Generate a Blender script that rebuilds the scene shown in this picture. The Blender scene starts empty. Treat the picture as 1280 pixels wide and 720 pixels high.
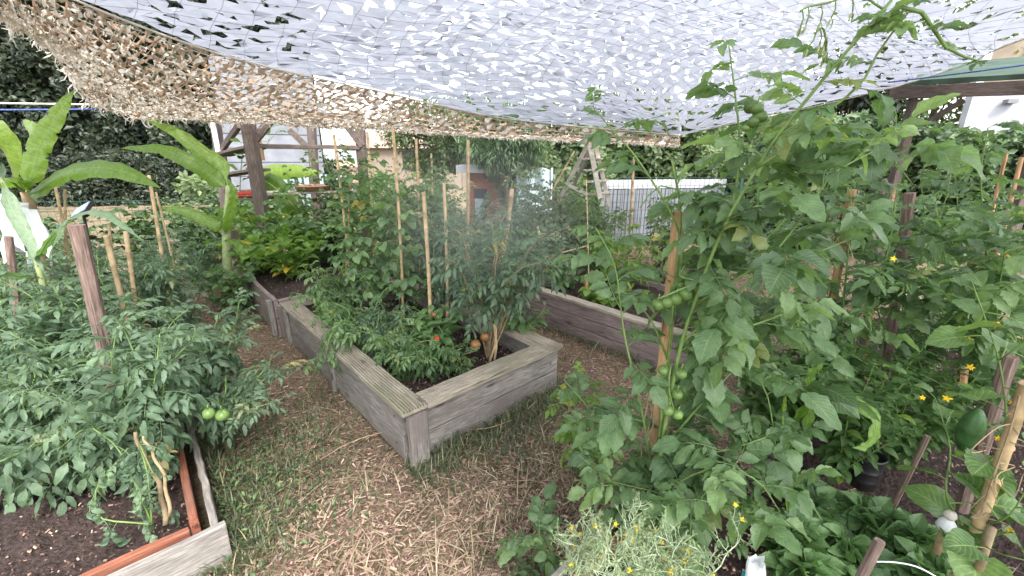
import bpy, math, random
import numpy as np
from math import radians as R, pi, sin, cos
from mathutils import Vector, Matrix

# ------------------------------------------------------------------ camera, sky, sun, exposure
scene = bpy.context.scene
COL = scene.collection
CAM_H = 1.65
FPX = 518.0
PITCH = math.atan(160 / FPX)
cam_d = bpy.data.cameras.new('camera')
cam_d.sensor_width = 36.0
cam_d.lens = 36.0 * FPX / 1280.0
cam_d.clip_start = 0.05
cam_d.clip_end = 2000
cam = bpy.data.objects.new('camera', cam_d)
COL.objects.link(cam)
cam.location = (0, 0, CAM_H)
cam.rotation_euler = (pi / 2 - PITCH, 0, 0)
scene.camera = cam

SUN_EL, SUN_AZ = R(52), R(150)      # azimuth clockwise from +Y
world = bpy.data.worlds.new('World')
scene.world = world
world.use_nodes = True
wn = world.node_tree
wn.nodes.clear()
wo = wn.nodes.new('ShaderNodeOutputWorld')
wb = wn.nodes.new('ShaderNodeBackground')
ws = wn.nodes.new('ShaderNodeTexSky')
ws.sky_type = 'NISHITA'
ws.sun_disc = False
ws.sun_elevation = SUN_EL
ws.sun_rotation = SUN_AZ
ws.air_density = 1.0
ws.dust_density = 2.0
ws.ozone_density = 1.0
wb.inputs['Strength'].default_value = 0.15
hs_ = wn.nodes.new('ShaderNodeHueSaturation')      # thin white cloud: most of the blue is gone
hs_.inputs['Saturation'].default_value = 0.22
hs_.inputs['Value'].default_value = 1.25
wn.links.new(ws.outputs[0], hs_.inputs['Color'])
wn.links.new(hs_.outputs[0], wb.inputs[0])
wn.links.new(wb.outputs[0], wo.inputs[0])
sun_d = bpy.data.lights.new('sun', 'SUN')
sun_d.energy = 1.5
sun_d.angle = R(14)
sun_d.color = (1.0, 0.955, 0.88)
sun = bpy.data.objects.new('sun', sun_d)
COL.objects.link(sun)
sd = Vector((sin(SUN_AZ) * cos(SUN_EL), cos(SUN_AZ) * cos(SUN_EL), sin(SUN_EL)))
sun.rotation_euler = sd.to_track_quat('Z', 'Y').to_euler()
scene.view_settings.view_transform = 'Standard'
scene.view_settings.look = 'None'
scene.view_settings.gamma = 1.0
scene.view_settings.use_curve_mapping = False
scene.view_settings.exposure = 1.78
scene.render.engine = 'CYCLES'
scene.cycles.max_bounces = 8
scene.cycles.transparent_max_bounces = 12
scene.cycles.transmission_bounces = 6
scene.cycles.volume_bounces = 3

# ------------------------------------------------------------------ helpers: camera geometry used to lay out the plan
cp, sp = cos(PITCH), sin(PITCH)
def ray(x, y):
    u = (x - 640) / FPX; v = (y - 360) / FPX
    return np.array([u, cp - v * sp, -v * cp - sp])
def G(x, y, z=0.0):
    r = ray(x, y); t = (z - CAM_H) / r[2]
    return np.array([r[0] * t, r[1] * t, z])
def P(x, y, Y):
    r = ray(x, y); t = Y / r[1]
    return np.array([r[0] * t, Y, CAM_H + r[2] * t])
def PP(*pts):
    return np.array([P(*p) for p in pts])

# ------------------------------------------------------------------ helpers: object bookkeeping
def tag(o, label=None, cat=None, group=None, kind=None):
    if label: o['label'] = label
    if cat: o['category'] = cat
    if group: o['group'] = group
    if kind: o['kind'] = kind
    return o
def thing(name, label, cat, loc=(0, 0, 0), rz=0.0, group=None):
    o = bpy.data.objects.new(name, None)
    o.empty_display_size = 0.1
    COL.objects.link(o)
    o.location = [float(c) for c in loc]
    o.rotation_euler = (0, 0, rz)
    return tag(o, label, cat, group)

class MB:
    """collects vertices / faces and links them as one mesh object (world coordinates)"""
    def __init__(s):
        s.V = []; s.F = []; s.U = []; s.T = []; s.M = []; s.n = 0
    def add(s, V, F, uv=None, tint=0.5, mat=0):
        V = np.asarray(V, float).reshape(-1, 3)
        if uv is None: uv = np.full((len(V), 2), 0.5)
        s.V.append(V); s.U.append(np.asarray(uv, float))
        s.T.append(np.broadcast_to(np.asarray(tint, float), (len(V),)))
        if not isinstance(F, list): F = [F]
        for f in F:
            f = np.asarray(f, int)
            if len(f): s.F.append(f + s.n); s.M.append(np.full(len(f), mat))
        s.n += len(V)
    def inst(s, tpl, M, tint=None, mat=0):
        """tpl=(V,F,UV); M (k,4,4)"""
        V, F, UV = tpl
        M = np.asarray(M)
        k = len(M)
        if k == 0: return
        W = np.einsum('kij,nj->kni', M[:, :3, :3], V) + M[:, None, :3, 3]
        n = len(V)
        if tint is None: tint = np.random.default_rng(k).random(k)
        off = (np.arange(k) * n)[:, None, None]
        Fl = [(f[None] + off).reshape(-1, f.shape[1]) for f in (F if isinstance(F, list) else [F])]
        s.add(W.reshape(-1, 3), Fl, np.tile(UV, (k, 1)), np.repeat(tint, n), mat)
    def box(s, c, size, ax=None, tint=0.5, mat=0):
        c = np.asarray(c, float); h = np.asarray(size, float) / 2
        q = np.array([[x, y, z] for x in (-1, 1) for y in (-1, 1) for z in (-1, 1)]) * h
        if ax is not None: q = q @ np.asarray(ax)
        F = np.array([[0, 1, 3, 2], [4, 6, 7, 5], [0, 4, 5, 1], [2, 3, 7, 6], [0, 2, 6, 4], [1, 5, 7, 3]])
        s.add(q + c, F, None, tint, mat)
    def tube(s, pts, r, k=6, tint=0.5, mat=0, cap=True):
        pts = np.asarray(pts, float); n = len(pts)
        r = np.broadcast_to(np.asarray(r, float), (n,))
        T = np.gradient(pts, axis=0); T /= np.linalg.norm(T, axis=1)[:, None] + 1e-9
        a = np.array([0, 0, 1.0]) if abs(T[0][2]) < 0.9 else np.array([1.0, 0, 0])
        N = np.cross(T, a); N /= np.linalg.norm(N, axis=1)[:, None] + 1e-9
        B = np.cross(T, N)
        th = np.arange(k) * 2 * pi / k
        V = pts[:, None] + r[:, None, None] * (N[:, None] * np.cos(th)[None, :, None] + B[:, None] * np.sin(th)[None, :, None])
        i = np.arange(n - 1)[:, None] * k; j = np.arange(k)[None]; j2 = (j + 1) % k
        F = np.stack([i + j, i + j2, i + k + j2, i + k + j], -1).reshape(-1, 4)
        Fl = [F]
        if cap: Fl += [np.array([np.arange(k)[::-1]]), np.array([np.arange(k) + (n - 1) * k])]
        s.add(V.reshape(-1, 3), Fl, None, tint, mat)
    def build(s, name, mats, parent=None, smooth=False):
        me = bpy.data.meshes.new(name)
        V = np.concatenate(s.V)
        origin = None
        if parent is not None:
            mw = np.array(parent.matrix_basis)
            pr = parent.parent
            while pr is not None:
                mw = np.array(pr.matrix_basis) @ mw; pr = pr.parent
            inv = np.linalg.inv(mw)
            V = V @ inv[:3, :3].T + inv[:3, 3]
        else:
            origin = np.array([(V[:, 0].min() + V[:, 0].max()) / 2, (V[:, 1].min() + V[:, 1].max()) / 2, V[:, 2].min()])
            V = V - origin
        tot = np.concatenate([np.full(len(f), f.shape[1]) for f in s.F])
        loops = np.concatenate([f.ravel() for f in s.F])
        me.vertices.add(len(V)); me.vertices.foreach_set('co', V.astype(np.float32).ravel())
        me.loops.add(len(loops)); me.loops.foreach_set('vertex_index', loops.astype(np.int32))
        me.polygons.add(len(tot))
        st = np.concatenate([[0], np.cumsum(tot)[:-1]])
        me.polygons.foreach_set('loop_start', st.astype(np.int32))
        me.polygons.foreach_set('loop_total', tot.astype(np.int32))
        if not isinstance(mats, (list, tuple)): mats = [mats]
        for m in mats: me.materials.append(m)
        me.polygons.foreach_set('material_index', np.concatenate(s.M).astype(np.int32))
        uv = me.uv_layers.new(name='UVMap')
        U = np.concatenate(s.U)
        uv.data.foreach_set('uv', U[loops].astype(np.float32).ravel())
        at = me.attributes.new('tint', 'FLOAT', 'POINT')
        at.data.foreach_set('value', np.concatenate(s.T).astype(np.float32))
        me.polygons.foreach_set('use_smooth', np.full(len(tot), bool(smooth)))
        me.update(calc_edges=True)
        me.validate()
        o = bpy.data.objects.new(name, me)
        COL.objects.link(o)
        if parent is not None: o.parent = parent
        else: o.location = [float(c) for c in origin]
        return o

# ------------------------------------------------------------------ materials
def nodes_of(name):
    m = bpy.data.materials.new(name)
    m.use_nodes = True
    nt = m.node_tree
    return m, nt, nt.nodes['Principled BSDF'], nt.nodes['Material Output']
def ramp(nt, fac, stops):
    r = nt.nodes.new('ShaderNodeValToRGB')
    cr = r.color_ramp
    while len(cr.elements) < len(stops): cr.elements.new(0.5)
    for e, (p_, c) in zip(cr.elements, stops):
        e.position = p_; e.color = (*c, 1)
    nt.links.new(fac, r.inputs[0])
    return r.outputs[0]
def noise(nt, vec, scale, detail=4, rough=0.55):
    n = nt.nodes.new('ShaderNodeTexNoise')
    n.inputs['Scale'].default_value = scale
    n.inputs['Detail'].default_value = detail
    n.inputs['Roughness'].default_value = rough
    if vec is not None: nt.links.new(vec, n.inputs['Vector'])
    return n.outputs['Fac']
def math_(nt, op, a, b=None, clamp=False):
    n = nt.nodes.new('ShaderNodeMath'); n.operation = op; n.use_clamp = clamp
    for i, v in enumerate((a, b)):
        if v is None: continue
        if isinstance(v, (int, float)): n.inputs[i].default_value = v
        else: nt.links.new(v, n.inputs[i])
    return n.outputs[0]
def mix(nt, fac, a, b, mode='MIX'):
    n = nt.nodes.new('ShaderNodeMix'); n.data_type = 'RGBA'; n.blend_type = mode
    for sock, v in ((n.inputs[0], fac), (n.inputs[6], a), (n.inputs[7], b)):
        if isinstance(v, (int, float)): sock.default_value = v
        elif isinstance(v, tuple): sock.default_value = (*v, 1)
        else: nt.links.new(v, sock)
    return n.outputs[2]
def bump(nt, h, strength, dist, bsdf):
    b = nt.nodes.new('ShaderNodeBump')
    b.inputs['Strength'].default_value = strength
    b.inputs['Distance'].default_value = dist
    nt.links.new(h, b.inputs['Height'])
    nt.links.new(b.outputs[0], bsdf.inputs['Normal'])
def objcoord(nt, scale=(1, 1, 1), rnd=True):
    tc = nt.nodes.new('ShaderNodeTexCoord')
    mp = nt.nodes.new('ShaderNodeMapping')
    mp.inputs['Scale'].default_value = scale
    nt.links.new(tc.outputs['Object'], mp.inputs[0])
    if rnd:
        oi = nt.nodes.new('ShaderNodeObjectInfo')
        add = nt.nodes.new('ShaderNodeVectorMath'); add.operation = 'MULTIPLY_ADD'
        nt.links.new(oi.outputs['Random'], add.inputs[0])
        add.inputs[1].default_value = (37, 17, 23)
        nt.links.new(mp.outputs[0], add.inputs[2])
        return add.outputs[0]
    return mp.outputs[0]

def leaf_mat(name, dark, mid, light, back=1.35, transl=0.3, rough=0.42, vein=0.35, freq=14.0, slant=1.6, spot=None, streak=0.0):
    m, nt, bs, out = nodes_of(name)
    at = nt.nodes.new('ShaderNodeAttribute'); at.attribute_name = 'tint'
    base = ramp(nt, at.outputs['Fac'], [(0.0, dark), (0.55, mid), (0.93, light)] + ([(1.0, spot)] if spot else []))
    geo = nt.nodes.new('ShaderNodeNewGeometry')
    tc = nt.nodes.new('ShaderNodeTexCoord')
    n = noise(nt, tc.outputs['Object'], 55.0, 3)
    base = mix(nt, 0.5, base, ramp(nt, n, [(0.3, (0.55, 0.55, 0.5)), (0.7, (1.4, 1.35, 1.2))]), 'MULTIPLY')
    uv = nt.nodes.new('ShaderNodeSeparateXYZ')
    nt.links.new(tc.outputs['UV'], uv.inputs[0])
    s = math_(nt, 'ABSOLUTE', math_(nt, 'SUBTRACT', uv.outputs['Y'], 0.5))
    midrib = math_(nt, 'SUBTRACT', 1.0, math_(nt, 'DIVIDE', s, 0.035), True)
    ph = math_(nt, 'MULTIPLY', math_(nt, 'SUBTRACT', uv.outputs['X'], math_(nt, 'MULTIPLY', s, slant * 0.35)), freq * 2 * pi / 2)
    nw = noise(nt, tc.outputs['Object'], 30.0, 2)
    ph = math_(nt, 'ADD', ph, math_(nt, 'MULTIPLY', nw, 1.6))
    lat = math_(nt, 'POWER', math_(nt, 'ABSOLUTE', math_(nt, 'SINE', ph)), 14.0)
    veins = math_(nt, 'MAXIMUM', midrib, math_(nt, 'MULTIPLY', lat, 0.5))
    base = mix(nt, math_(nt, 'MULTIPLY', veins, vein), base, (min(1, light[0] * 2.0 + .05), min(1, light[1] * 1.6 + .05), min(1, light[2] * 1.6 + .03)))
    if streak:
        mp = nt.nodes.new('ShaderNodeMapping'); mp.inputs['Scale'].default_value = (70, 1.2, 1)
        nt.links.new(tc.outputs['UV'], mp.inputs[0])
        base = mix(nt, streak, base, ramp(nt, noise(nt, mp.outputs[0], 1.0, 4, .7), [(.3, (.45, .5, .4)), (.55, (1, 1, 1)), (.75, (1.8, 1.6, 1.3))]), 'MULTIPLY')
    under = mix(nt, 1.0, base, (back * 1.02, back, back * 1.12), 'MULTIPLY')
    base = mix(nt, geo.outputs['Backfacing'], base, under)
    nt.links.new(base, bs.inputs['Base Color'])
    bs.inputs['Roughness'].default_value = rough
    bs.inputs['Specular IOR Level'].default_value = 0.5
    h = math_(nt, 'ADD', math_(nt, 'MULTIPLY', veins, -0.6), math_(nt, 'MULTIPLY', n, 0.6))
    bump(nt, h, 0.5, 0.003, bs)
    tr = nt.nodes.new('ShaderNodeBsdfTranslucent')
    nt.links.new(mix(nt, 1.0, base, (1.5, 1.6, 0.7), 'MULTIPLY'), tr.inputs['Color'])
    ms = nt.nodes.new('ShaderNodeMixShader')
    ms.inputs[0].default_value = transl
    nt.links.new(bs.outputs[0], ms.inputs[1]); nt.links.new(tr.outputs[0], ms.inputs[2])
    nt.links.new(ms.outputs[0], out.inputs['Surface'])
    return m

def wood_mat(name, a, b, c, scale=1.0, rough=0.85, grain=1.0, streak=6.0, stain=None):
    m, nt, bs, out = nodes_of(name)
    co = objcoord(nt, (3.0 * scale, 34 * scale, 34 * scale))
    co2 = objcoord(nt, (2, 5, 5))
    n1 = noise(nt, co, 3.0, 6, 0.65)
    n2 = noise(nt, co2, 1.7, 4)
    col = ramp(nt, n1, [(0.28, a), (0.5, b), (0.72, c)])
    col = mix(nt, 0.6, col, ramp(nt, n2, [(0.3, (0.6, 0.6, 0.6)), (0.65, (1.25, 1.2, 1.15))]), 'MULTIPLY')
    if stain:
        n3 = noise(nt, objcoord(nt, (1.5, 3, 3)), 1.1, 5, 0.7)
        col = mix(nt, ramp(nt, n3, [(0.5, (0, 0, 0)), (0.62, (0.7, 0.7, 0.7))]), col, stain)
    cr_ = noise(nt, objcoord(nt, (2.2, 75, 75)), 1.0, 3, .6)       # drying cracks
    col = mix(nt, ramp(nt, cr_, [(0.30, (.85, .85, .85)), (0.36, (0, 0, 0))]), col, (a[0] * .35, a[1] * .35, a[2] * .35))
    # knots
    vo = nt.nodes.new('ShaderNodeTexVoronoi'); vo.inputs['Scale'].default_value = 1.0
    nt.links.new(objcoord(nt, (2.6, 9, 9)), vo.inputs['Vector'])
    col = mix(nt, ramp(nt, vo.outputs['Distance'], [(0.07, (0.75, 0.75, 0.75)), (0.13, (0, 0, 0))]), col, (a[0] * .5, a[1] * .45, a[2] * .4))
    nt.links.new(col, bs.inputs['Base Color'])
    bs.inputs['Roughness'].default_value = rough
    bs.inputs['Specular IOR Level'].default_value = 0.25
    bump(nt, n1, 0.7 * grain, 0.006, bs)
    return m

def plain(name, col, rough=0.7, var=0.25, scale=12.0, metallic=0.0, bumpd=0.0, tint=False):
    m, nt, bs, out = nodes_of(name)
    n = noise(nt, objcoord(nt), scale, 5)
    k0, k1 = 1 - var, 1 + var
    c = mix(nt, 1.0, col, ramp(nt, n, [(0.3, (k0, k0, k0)), (0.7, (k1, k1, k1))]), 'MULTIPLY')
    if tint:
        at = nt.nodes.new('ShaderNodeAttribute'); at.attribute_name = 'tint'
        c = mix(nt, 1.0, c, ramp(nt, at.outputs['Fac'], [(0, (0.55, 0.55, 0.55)), (1, (1.4, 1.35, 1.25))]), 'MULTIPLY')
    nt.links.new(c, bs.inputs['Base Color'])
    bs.inputs['Roughness'].default_value = rough
    bs.inputs['Metallic'].default_value = metallic
    bs.inputs['Specular IOR Level'].default_value = 0.3
    if bumpd: bump(nt, n, 0.6, bumpd, bs)
    return m

def cloth_mat(name, col, transl=0.5, var=0.08, scale=8, rough=0.8):
    m, nt, bs, out = nodes_of(name)
    n = noise(nt, objcoord(nt), scale, 4)
    c = mix(nt, 1.0, col, ramp(nt, n, [(0.3, (1 - var,) * 3), (0.7, (1 + var,) * 3)]), 'MULTIPLY')
    nt.links.new(c, bs.inputs['Base Color']); bs.inputs['Roughness'].default_value = rough
    tr = nt.nodes.new('ShaderNodeBsdfTranslucent'); nt.links.new(c, tr.inputs['Color'])
    ms = nt.nodes.new('ShaderNodeMixShader'); ms.inputs[0].default_value = transl
    nt.links.new(bs.outputs[0], ms.inputs[1]); nt.links.new(tr.outputs[0], ms.inputs[2])
    nt.links.new(ms.outputs[0], out.inputs['Surface'])
    return m

M = {}
M['tomato_leaf'] = leaf_mat('tomato_leaf', (0.060, 0.115, 0.052), (0.115, 0.205, 0.092), (0.20, 0.31, 0.13), back=1.45, transl=0.3, freq=9, vein=.28, spot=(0.30, 0.27, 0.10))
M['blue_leaf'] = leaf_mat('blue_tomato_leaf', (0.050, 0.095, 0.060), (0.095, 0.165, 0.100), (0.165, 0.25, 0.145), back=1.5, transl=0.25, spot=(0.28, 0.24, 0.12))
M['bean_leaf'] = leaf_mat('bean_leaf', (0.06, 0.13, 0.025), (0.12, 0.235, 0.045), (0.22, 0.34, 0.07), back=1.3, transl=0.35, freq=8, spot=(0.55, 0.42, 0.05))
M['berry_leaf'] = leaf_mat('strawberry_leaf', (0.06, 0.13, 0.05), (0.105, 0.205, 0.078), (0.16, 0.28, 0.105), back=1.4, transl=0.2, freq=12, vein=0.5)
M['basil_leaf'] = leaf_mat('basil_leaf', (0.045, 0.105, 0.030), (0.080, 0.165, 0.052), (0.125, 0.225, 0.070), back=1.3, transl=0.3, spot=(0.2, .3, .05))
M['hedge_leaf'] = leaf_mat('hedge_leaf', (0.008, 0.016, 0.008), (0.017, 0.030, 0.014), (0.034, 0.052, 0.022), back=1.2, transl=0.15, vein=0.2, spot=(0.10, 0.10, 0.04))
M['ivy_leaf'] = leaf_mat('ivy_leaf', (0.020, 0.050, 0.018), (0.050, 0.105, 0.036), (0.110, 0.190, 0.075), back=1.2, transl=0.2)
M['far_leaf'] = leaf_mat('far_leaf', (0.045, 0.08, 0.035), (0.09, 0.145, 0.06), (0.15, 0.215, 0.085), back=1.2, transl=0.25, spot=(0.2, 0.2, 0.07))
M['willow_leaf'] = leaf_mat('willow_leaf', (0.040, 0.085, 0.045), (0.080, 0.150, 0.075), (0.130, 0.210, 0.090), back=1.2, transl=0.3)
M['banana_leaf'] = leaf_mat('banana_leaf', (0.075, 0.150, 0.028), (0.135, 0.245, 0.042), (0.24, 0.36, 0.078), back=1.25, transl=0.42, rough=0.32, vein=0.25, freq=60, slant=0.6, streak=.45, spot=(0.4, 0.35, 0.1))
M['cuke_leaf'] = leaf_mat('cucumber_leaf', (0.055, 0.120, 0.035), (0.095, 0.190, 0.055), (0.165, 0.280, 0.085), back=1.3, transl=0.25, vein=0.6, freq=7, slant=2.6, spot=(0.34, 0.36, 0.10))
M['stem'] = plain('green_stem', (0.15, 0.24, 0.07), 0.5, 0.3, 20)
M['pale_stem'] = plain('pale_stem', (0.30, 0.36, 0.17), 0.6, 0.25, 25)
M['dry_stem'] = plain('dry_stem', (0.33, 0.25, 0.155), 0.8, 0.3, 25, tint=True)
M['bark'] = plain('bark', (0.11, 0.085, 0.06), 0.9, 0.45, 14, bumpd=0.02)
M['soil'] = plain('soil', (0.055, 0.038, 0.034), 0.95, 0.6, 60, bumpd=0.05)
M['green_fruit'] = plain('green_tomato_skin', (0.115, 0.19, 0.055), 0.22, 0.45, 5)
M['turn_fruit'] = plain('turning_tomato_skin', (0.26, 0.13, 0.05), 0.3, 0.5, 6)
M['cuke_skin'] = plain('cucumber_skin', (0.045, 0.11, 0.035), 0.35, 0.4, 30)
M['pale_wiry'] = plain('pale_wiry_stem', (0.42, 0.50, 0.34), 0.6, 0.25, 25)
M['red_fruit'] = plain('red_tomato_skin', (0.55, 0.03, 0.015), 0.22, 0.15, 6)
M['yellow'] = plain('yellow_petal', (0.85, 0.55, 0.02), 0.6, 0.1, 20)
M['grey_wood'] = wood_mat('weathered_grey_wood', (0.12, 0.11, 0.105), (0.255, 0.238, 0.222), (0.40, 0.378, 0.35), stain=(0.17, 0.14, 0.125))
M['cap_wood'] = wood_mat('grooved_decking_wood', (0.20, 0.17, 0.13), (0.36, 0.32, 0.26), (0.48, 0.44, 0.36), stain=(0.20, 0.20, 0.13))
M['brown_wood'] = wood_mat('dark_stained_wood', (0.06, 0.046, 0.042), (0.125, 0.10, 0.09), (0.20, 0.165, 0.15))
M['purple_wood'] = wood_mat('purple_grey_board', (0.13, 0.10, 0.10), (0.24, 0.19, 0.18), (0.34, 0.28, 0.26))
M['orange_wood'] = wood_mat('orange_painted_wood', (0.16, 0.06, 0.04), (0.27, 0.10, 0.062), (0.36, 0.16, 0.11), stain=(0.17, 0.11, 0.09))
M['stake_wood'] = wood_mat('stake_wood', (0.30, 0.17, 0.09), (0.48, 0.30, 0.16), (0.60, 0.42, 0.25))
M['old_stake'] = wood_mat('old_stake_wood', (0.08, 0.055, 0.05), (0.19, 0.135, 0.115), (0.32, 0.25, 0.21))
M['light_wood'] = wood_mat('pale_ladder_wood', (0.34, 0.31, 0.27), (0.50, 0.46, 0.40), (0.62, 0.58, 0.52))
M['shed_wood'] = wood_mat('red_brown_boards', (0.26, 0.09, 0.045), (0.36, 0.14, 0.075), (0.42, 0.19, 0.11))
M['bamboo'] = plain('bamboo_cane', (0.44, 0.33, 0.20), 0.5, 0.35, 18, tint=True)
M['white_net'] = cloth_mat('white_net_cloth', (0.41, 0.43, 0.50), 0.52, 0.05)
M['groove'] = wood_mat('shaded_groove', (0.03, 0.028, 0.02), (0.07, 0.065, 0.045), (0.11, 0.10, 0.07))  # dark tone paints the shade inside the cap grooves into the wood colour
M['brown_net'] = cloth_mat('brown_net_cloth', (0.36, 0.265, 0.19), 0.25, 0.25)
M['tuft'] = cloth_mat('frayed_white_cloth', (0.74, 0.70, 0.64), 0.4, 0.15)
M['cord'] = plain('net_cord', (0.25, 0.24, 0.25), 0.8)
M['rope'] = plain('pale_rope', (0.60, 0.56, 0.48), 0.85)
M['blue_rope'] = plain('blue_rope', (0.08, 0.13, 0.35), 0.7, 0.6, 90)
M['white_cloth'] = cloth_mat('white_fleece', (0.80, 0.82, 0.84), 0.3, 0.08)
M['white_paint'] = plain('white_paint', (0.42, 0.43, 0.46), 0.6, 0.15, 3)
M['grey_sheet'] = plain('grey_cladding', (0.20, 0.21, 0.235), 0.6, 0.2, 3)
M['beige'] = plain('beige_render', (0.34, 0.28, 0.22), 0.85, 0.08, 2)
M['tan'] = plain('tan_wall', (0.25, 0.205, 0.16), 0.85, 0.1, 2)
M['roof_tile'] = plain('faded_roof_tile', (0.34, 0.24, 0.21), 0.9, 0.25, 9)
M['green_roof'] = plain('green_roof_felt', (0.05, 0.085, 0.06), 0.85, 0.4, 4)
M['blue_wall'] = plain('pale_blue_wall', (0.42, 0.52, 0.58), 0.7, 0.1, 4)
M['orange_frame'] = plain('orange_frame_paint', (0.52, 0.22, 0.08), 0.6)
M['glass'] = plain('dark_window_glass', (0.04, 0.045, 0.05), 0.1, 0.1)
M['fence_green'] = plain('green_wire', (0.035, 0.085, 0.06), 0.5, 0.1)
M['terracotta'] = plain('terracotta', (0.50, 0.27, 0.19), 0.8, 0.15)
M['rust'] = plain('rusty_screw', (0.06, 0.04, 0.03), 0.6, 0.2)
M['black'] = plain('black_plastic', (0.02, 0.02, 0.022), 0.3, 0.1)
M['solar'] = plain('solar_panel_face', (0.45, 0.50, 0.68), 0.15, 0.1)
M['white_metal'] = plain('white_metal', (0.75, 0.77, 0.8), 0.4, 0.05)
M['teal'] = plain('teal_plastic', (0.02, 0.33, 0.42), 0.4)
M['blue_box'] = plain('dark_blue_plastic', (0.02, 0.05, 0.09), 0.4)
M['red_box'] = plain('red_plastic', (0.45, 0.05, 0.04), 0.45)

# ------------------------------------------------------------------ leaf templates
def leaflet(L=1.0, W=0.5, m=7, half=2, lobes=0.12, nl=4, fold=0.25, droop=0.5, wave=0.03, shape='ovate', seed=0, twist=0.0):
    rg = np.random.default_rng(seed)
    t = np.linspace(0, 1, m + 1)
    if shape == 'ovate': w = np.sin(pi * t ** 0.75) ** 0.85
    elif shape == 'lance': w = np.sin(pi * t ** 0.9) ** 0.9
    elif shape == 'strap': w = np.minimum(1, t * 6) * (1 - t ** 3) ** 0.8
    elif shape == 'heart': w = np.where(t < 0.25, 0.75 + t, np.cos((t - .25) / .75 * pi / 2) ** 0.8); w[0] = 0.45
    w = np.clip(w, 0.0, None); w[-1] = 0.0
    if shape != 'heart': w[0] = 0.03
    ph = rg.random() * 6
    ser = 1 + lobes * np.sign(np.sin(2 * pi * nl * t + ph)) * np.abs(np.sin(2 * pi * nl * t + ph)) ** .6
    ser2 = 1 + lobes * np.sin(2 * pi * nl * t + ph + 1.0)
    ang = -droop * t + 0.15 * droop
    dx = np.cos(ang); dz = np.sin(ang)
    x = np.concatenate([[0], np.cumsum((dx[1:] + dx[:-1]) / 2)]) / m * L
    z = np.concatenate([[0], np.cumsum((dz[1:] + dz[:-1]) / 2)]) / m * L
    rows = []
    U = []
    ss = np.linspace(-1, 1, 2 * half + 1)
    for j, s_ in enumerate(ss):
        ww = w * W / 2 * (ser if s_ < 0 else ser2)
        y = s_ * ww * cos(fold)
        zz = z + abs(s_) ** 1.3 * ww * sin(fold) + wave * L * abs(s_) * np.sin(t * 9 + ph + (2 if s_ > 0 else 0))
        xx = x + (0.12 * L * (abs(s_)) * (0.35 - t) * -0.6 if shape != 'heart' else -0.16 * L * abs(s_) * (1 - t) ** 2)
        tw = twist * t
        rows.append(np.stack([xx, y * np.cos(tw) , zz + y * np.sin(tw)], -1))
        U.append(np.stack([t, np.full_like(t, s_ * .5 + .5)], -1))
    V = np.stack(rows, 1).reshape(-1, 3)
    U = np.stack(U, 1).reshape(-1, 2)
    c = 2 * half + 1
    i = np.arange(m)[:, None] * c; j = np.arange(c - 1)[None]
    F = np.stack([i + j, i + c + j, i + c + j + 1, i + j + 1], -1).reshape(-1, 4)
    return V, F, U

def Mx(loc=(0, 0, 0), rx=0, ry=0, rz=0, s=1.0):
    m = Matrix.Translation(loc) @ Matrix.Rotation(rz, 4, 'Z') @ Matrix.Rotation(ry, 4, 'Y') @ Matrix.Rotation(rx, 4, 'X') @ Matrix.Scale(s, 4)
    return np.array(m)

def merge(parts):
    V = []; F4 = []; U = []; n = 0
    for v, f, u in parts:
        V.append(v); F4.append(f + n); U.append(u); n += len(v)
    return np.concatenate(V), np.concatenate(F4), np.concatenate(U)

def stick(pts, r, k=3):
    b = MB(); b.tube(pts, r, k, cap=False)
    return b.V[0], b.F[0], np.full((len(b.V[0]), 2), 0.5)

def compound(seed=0, pairs=3, m=7, half=2, droop=0.9, small=True, lw=0.55, llen=0.34, lobes=0.16, nl=4, curl=0.6, kk=4, rr=0.010):
    rg = np.random.default_rng(seed)
    n = 9
    t = np.linspace(0, 1, n)
    ang = 0.25 - droop * t ** 1.2
    x = np.concatenate([[0], np.cumsum(np.cos(ang)[1:])]) / (n - 1) * 0.72
    z = np.concatenate([[0], np.cumsum(np.sin(ang)[1:])]) / (n - 1) * 0.72
    y = 0.05 * np.sin(t * 3 + rg.random() * 6)
    y -= y[0]
    R_ = np.stack([x, y, z], -1)
    parts = [stick(R_, np.linspace(rr, rr * .4, n), kk)]
    def at(tt):
        return np.array([np.interp(tt, t, R_[:, q]) for q in range(3)]), np.interp(tt, t, ang)
    def place(tt, side, L, up=0.0):
        p_, a = at(tt)
        az = side * (1.05 + 0.25 * rg.random()) if side else rg.normal() * 0.15
        v, f, u = leaflet(L, L * lw * rg.uniform(.85, 1.15), m, half, lobes, nl, rg.uniform(.05, .6), curl * rg.uniform(.3, 1.7), 0.035, 'ovate', int(rg.integers(1e6)), rg.normal() * .35)
        mt = Mx(p_, rx=rg.normal() * .3, ry=-a + rg.normal() * .15 + 0.15, rz=az)
        ped = L * 0.12
        v = v + np.array([ped, 0, 0])
        parts.append((v @ mt[:3, :3].T + mt[:3, 3], f, u))
    place(1.0, 0, llen * 1.12)
    tts = np.linspace(0.86, 0.36, pairs)
    for i, tt in enumerate(tts):
        L = llen * (1 - 0.13 * i) * rg.uniform(.85, 1.1)
        place(tt, 1, L); place(tt + rg.normal() * .02, -1, L * rg.uniform(.85, 1.1))
        if small and i < pairs:
            place(tt - 0.09, 1, L * .38); place(tt - 0.11, -1, L * .38)
    return merge(parts)

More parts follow.
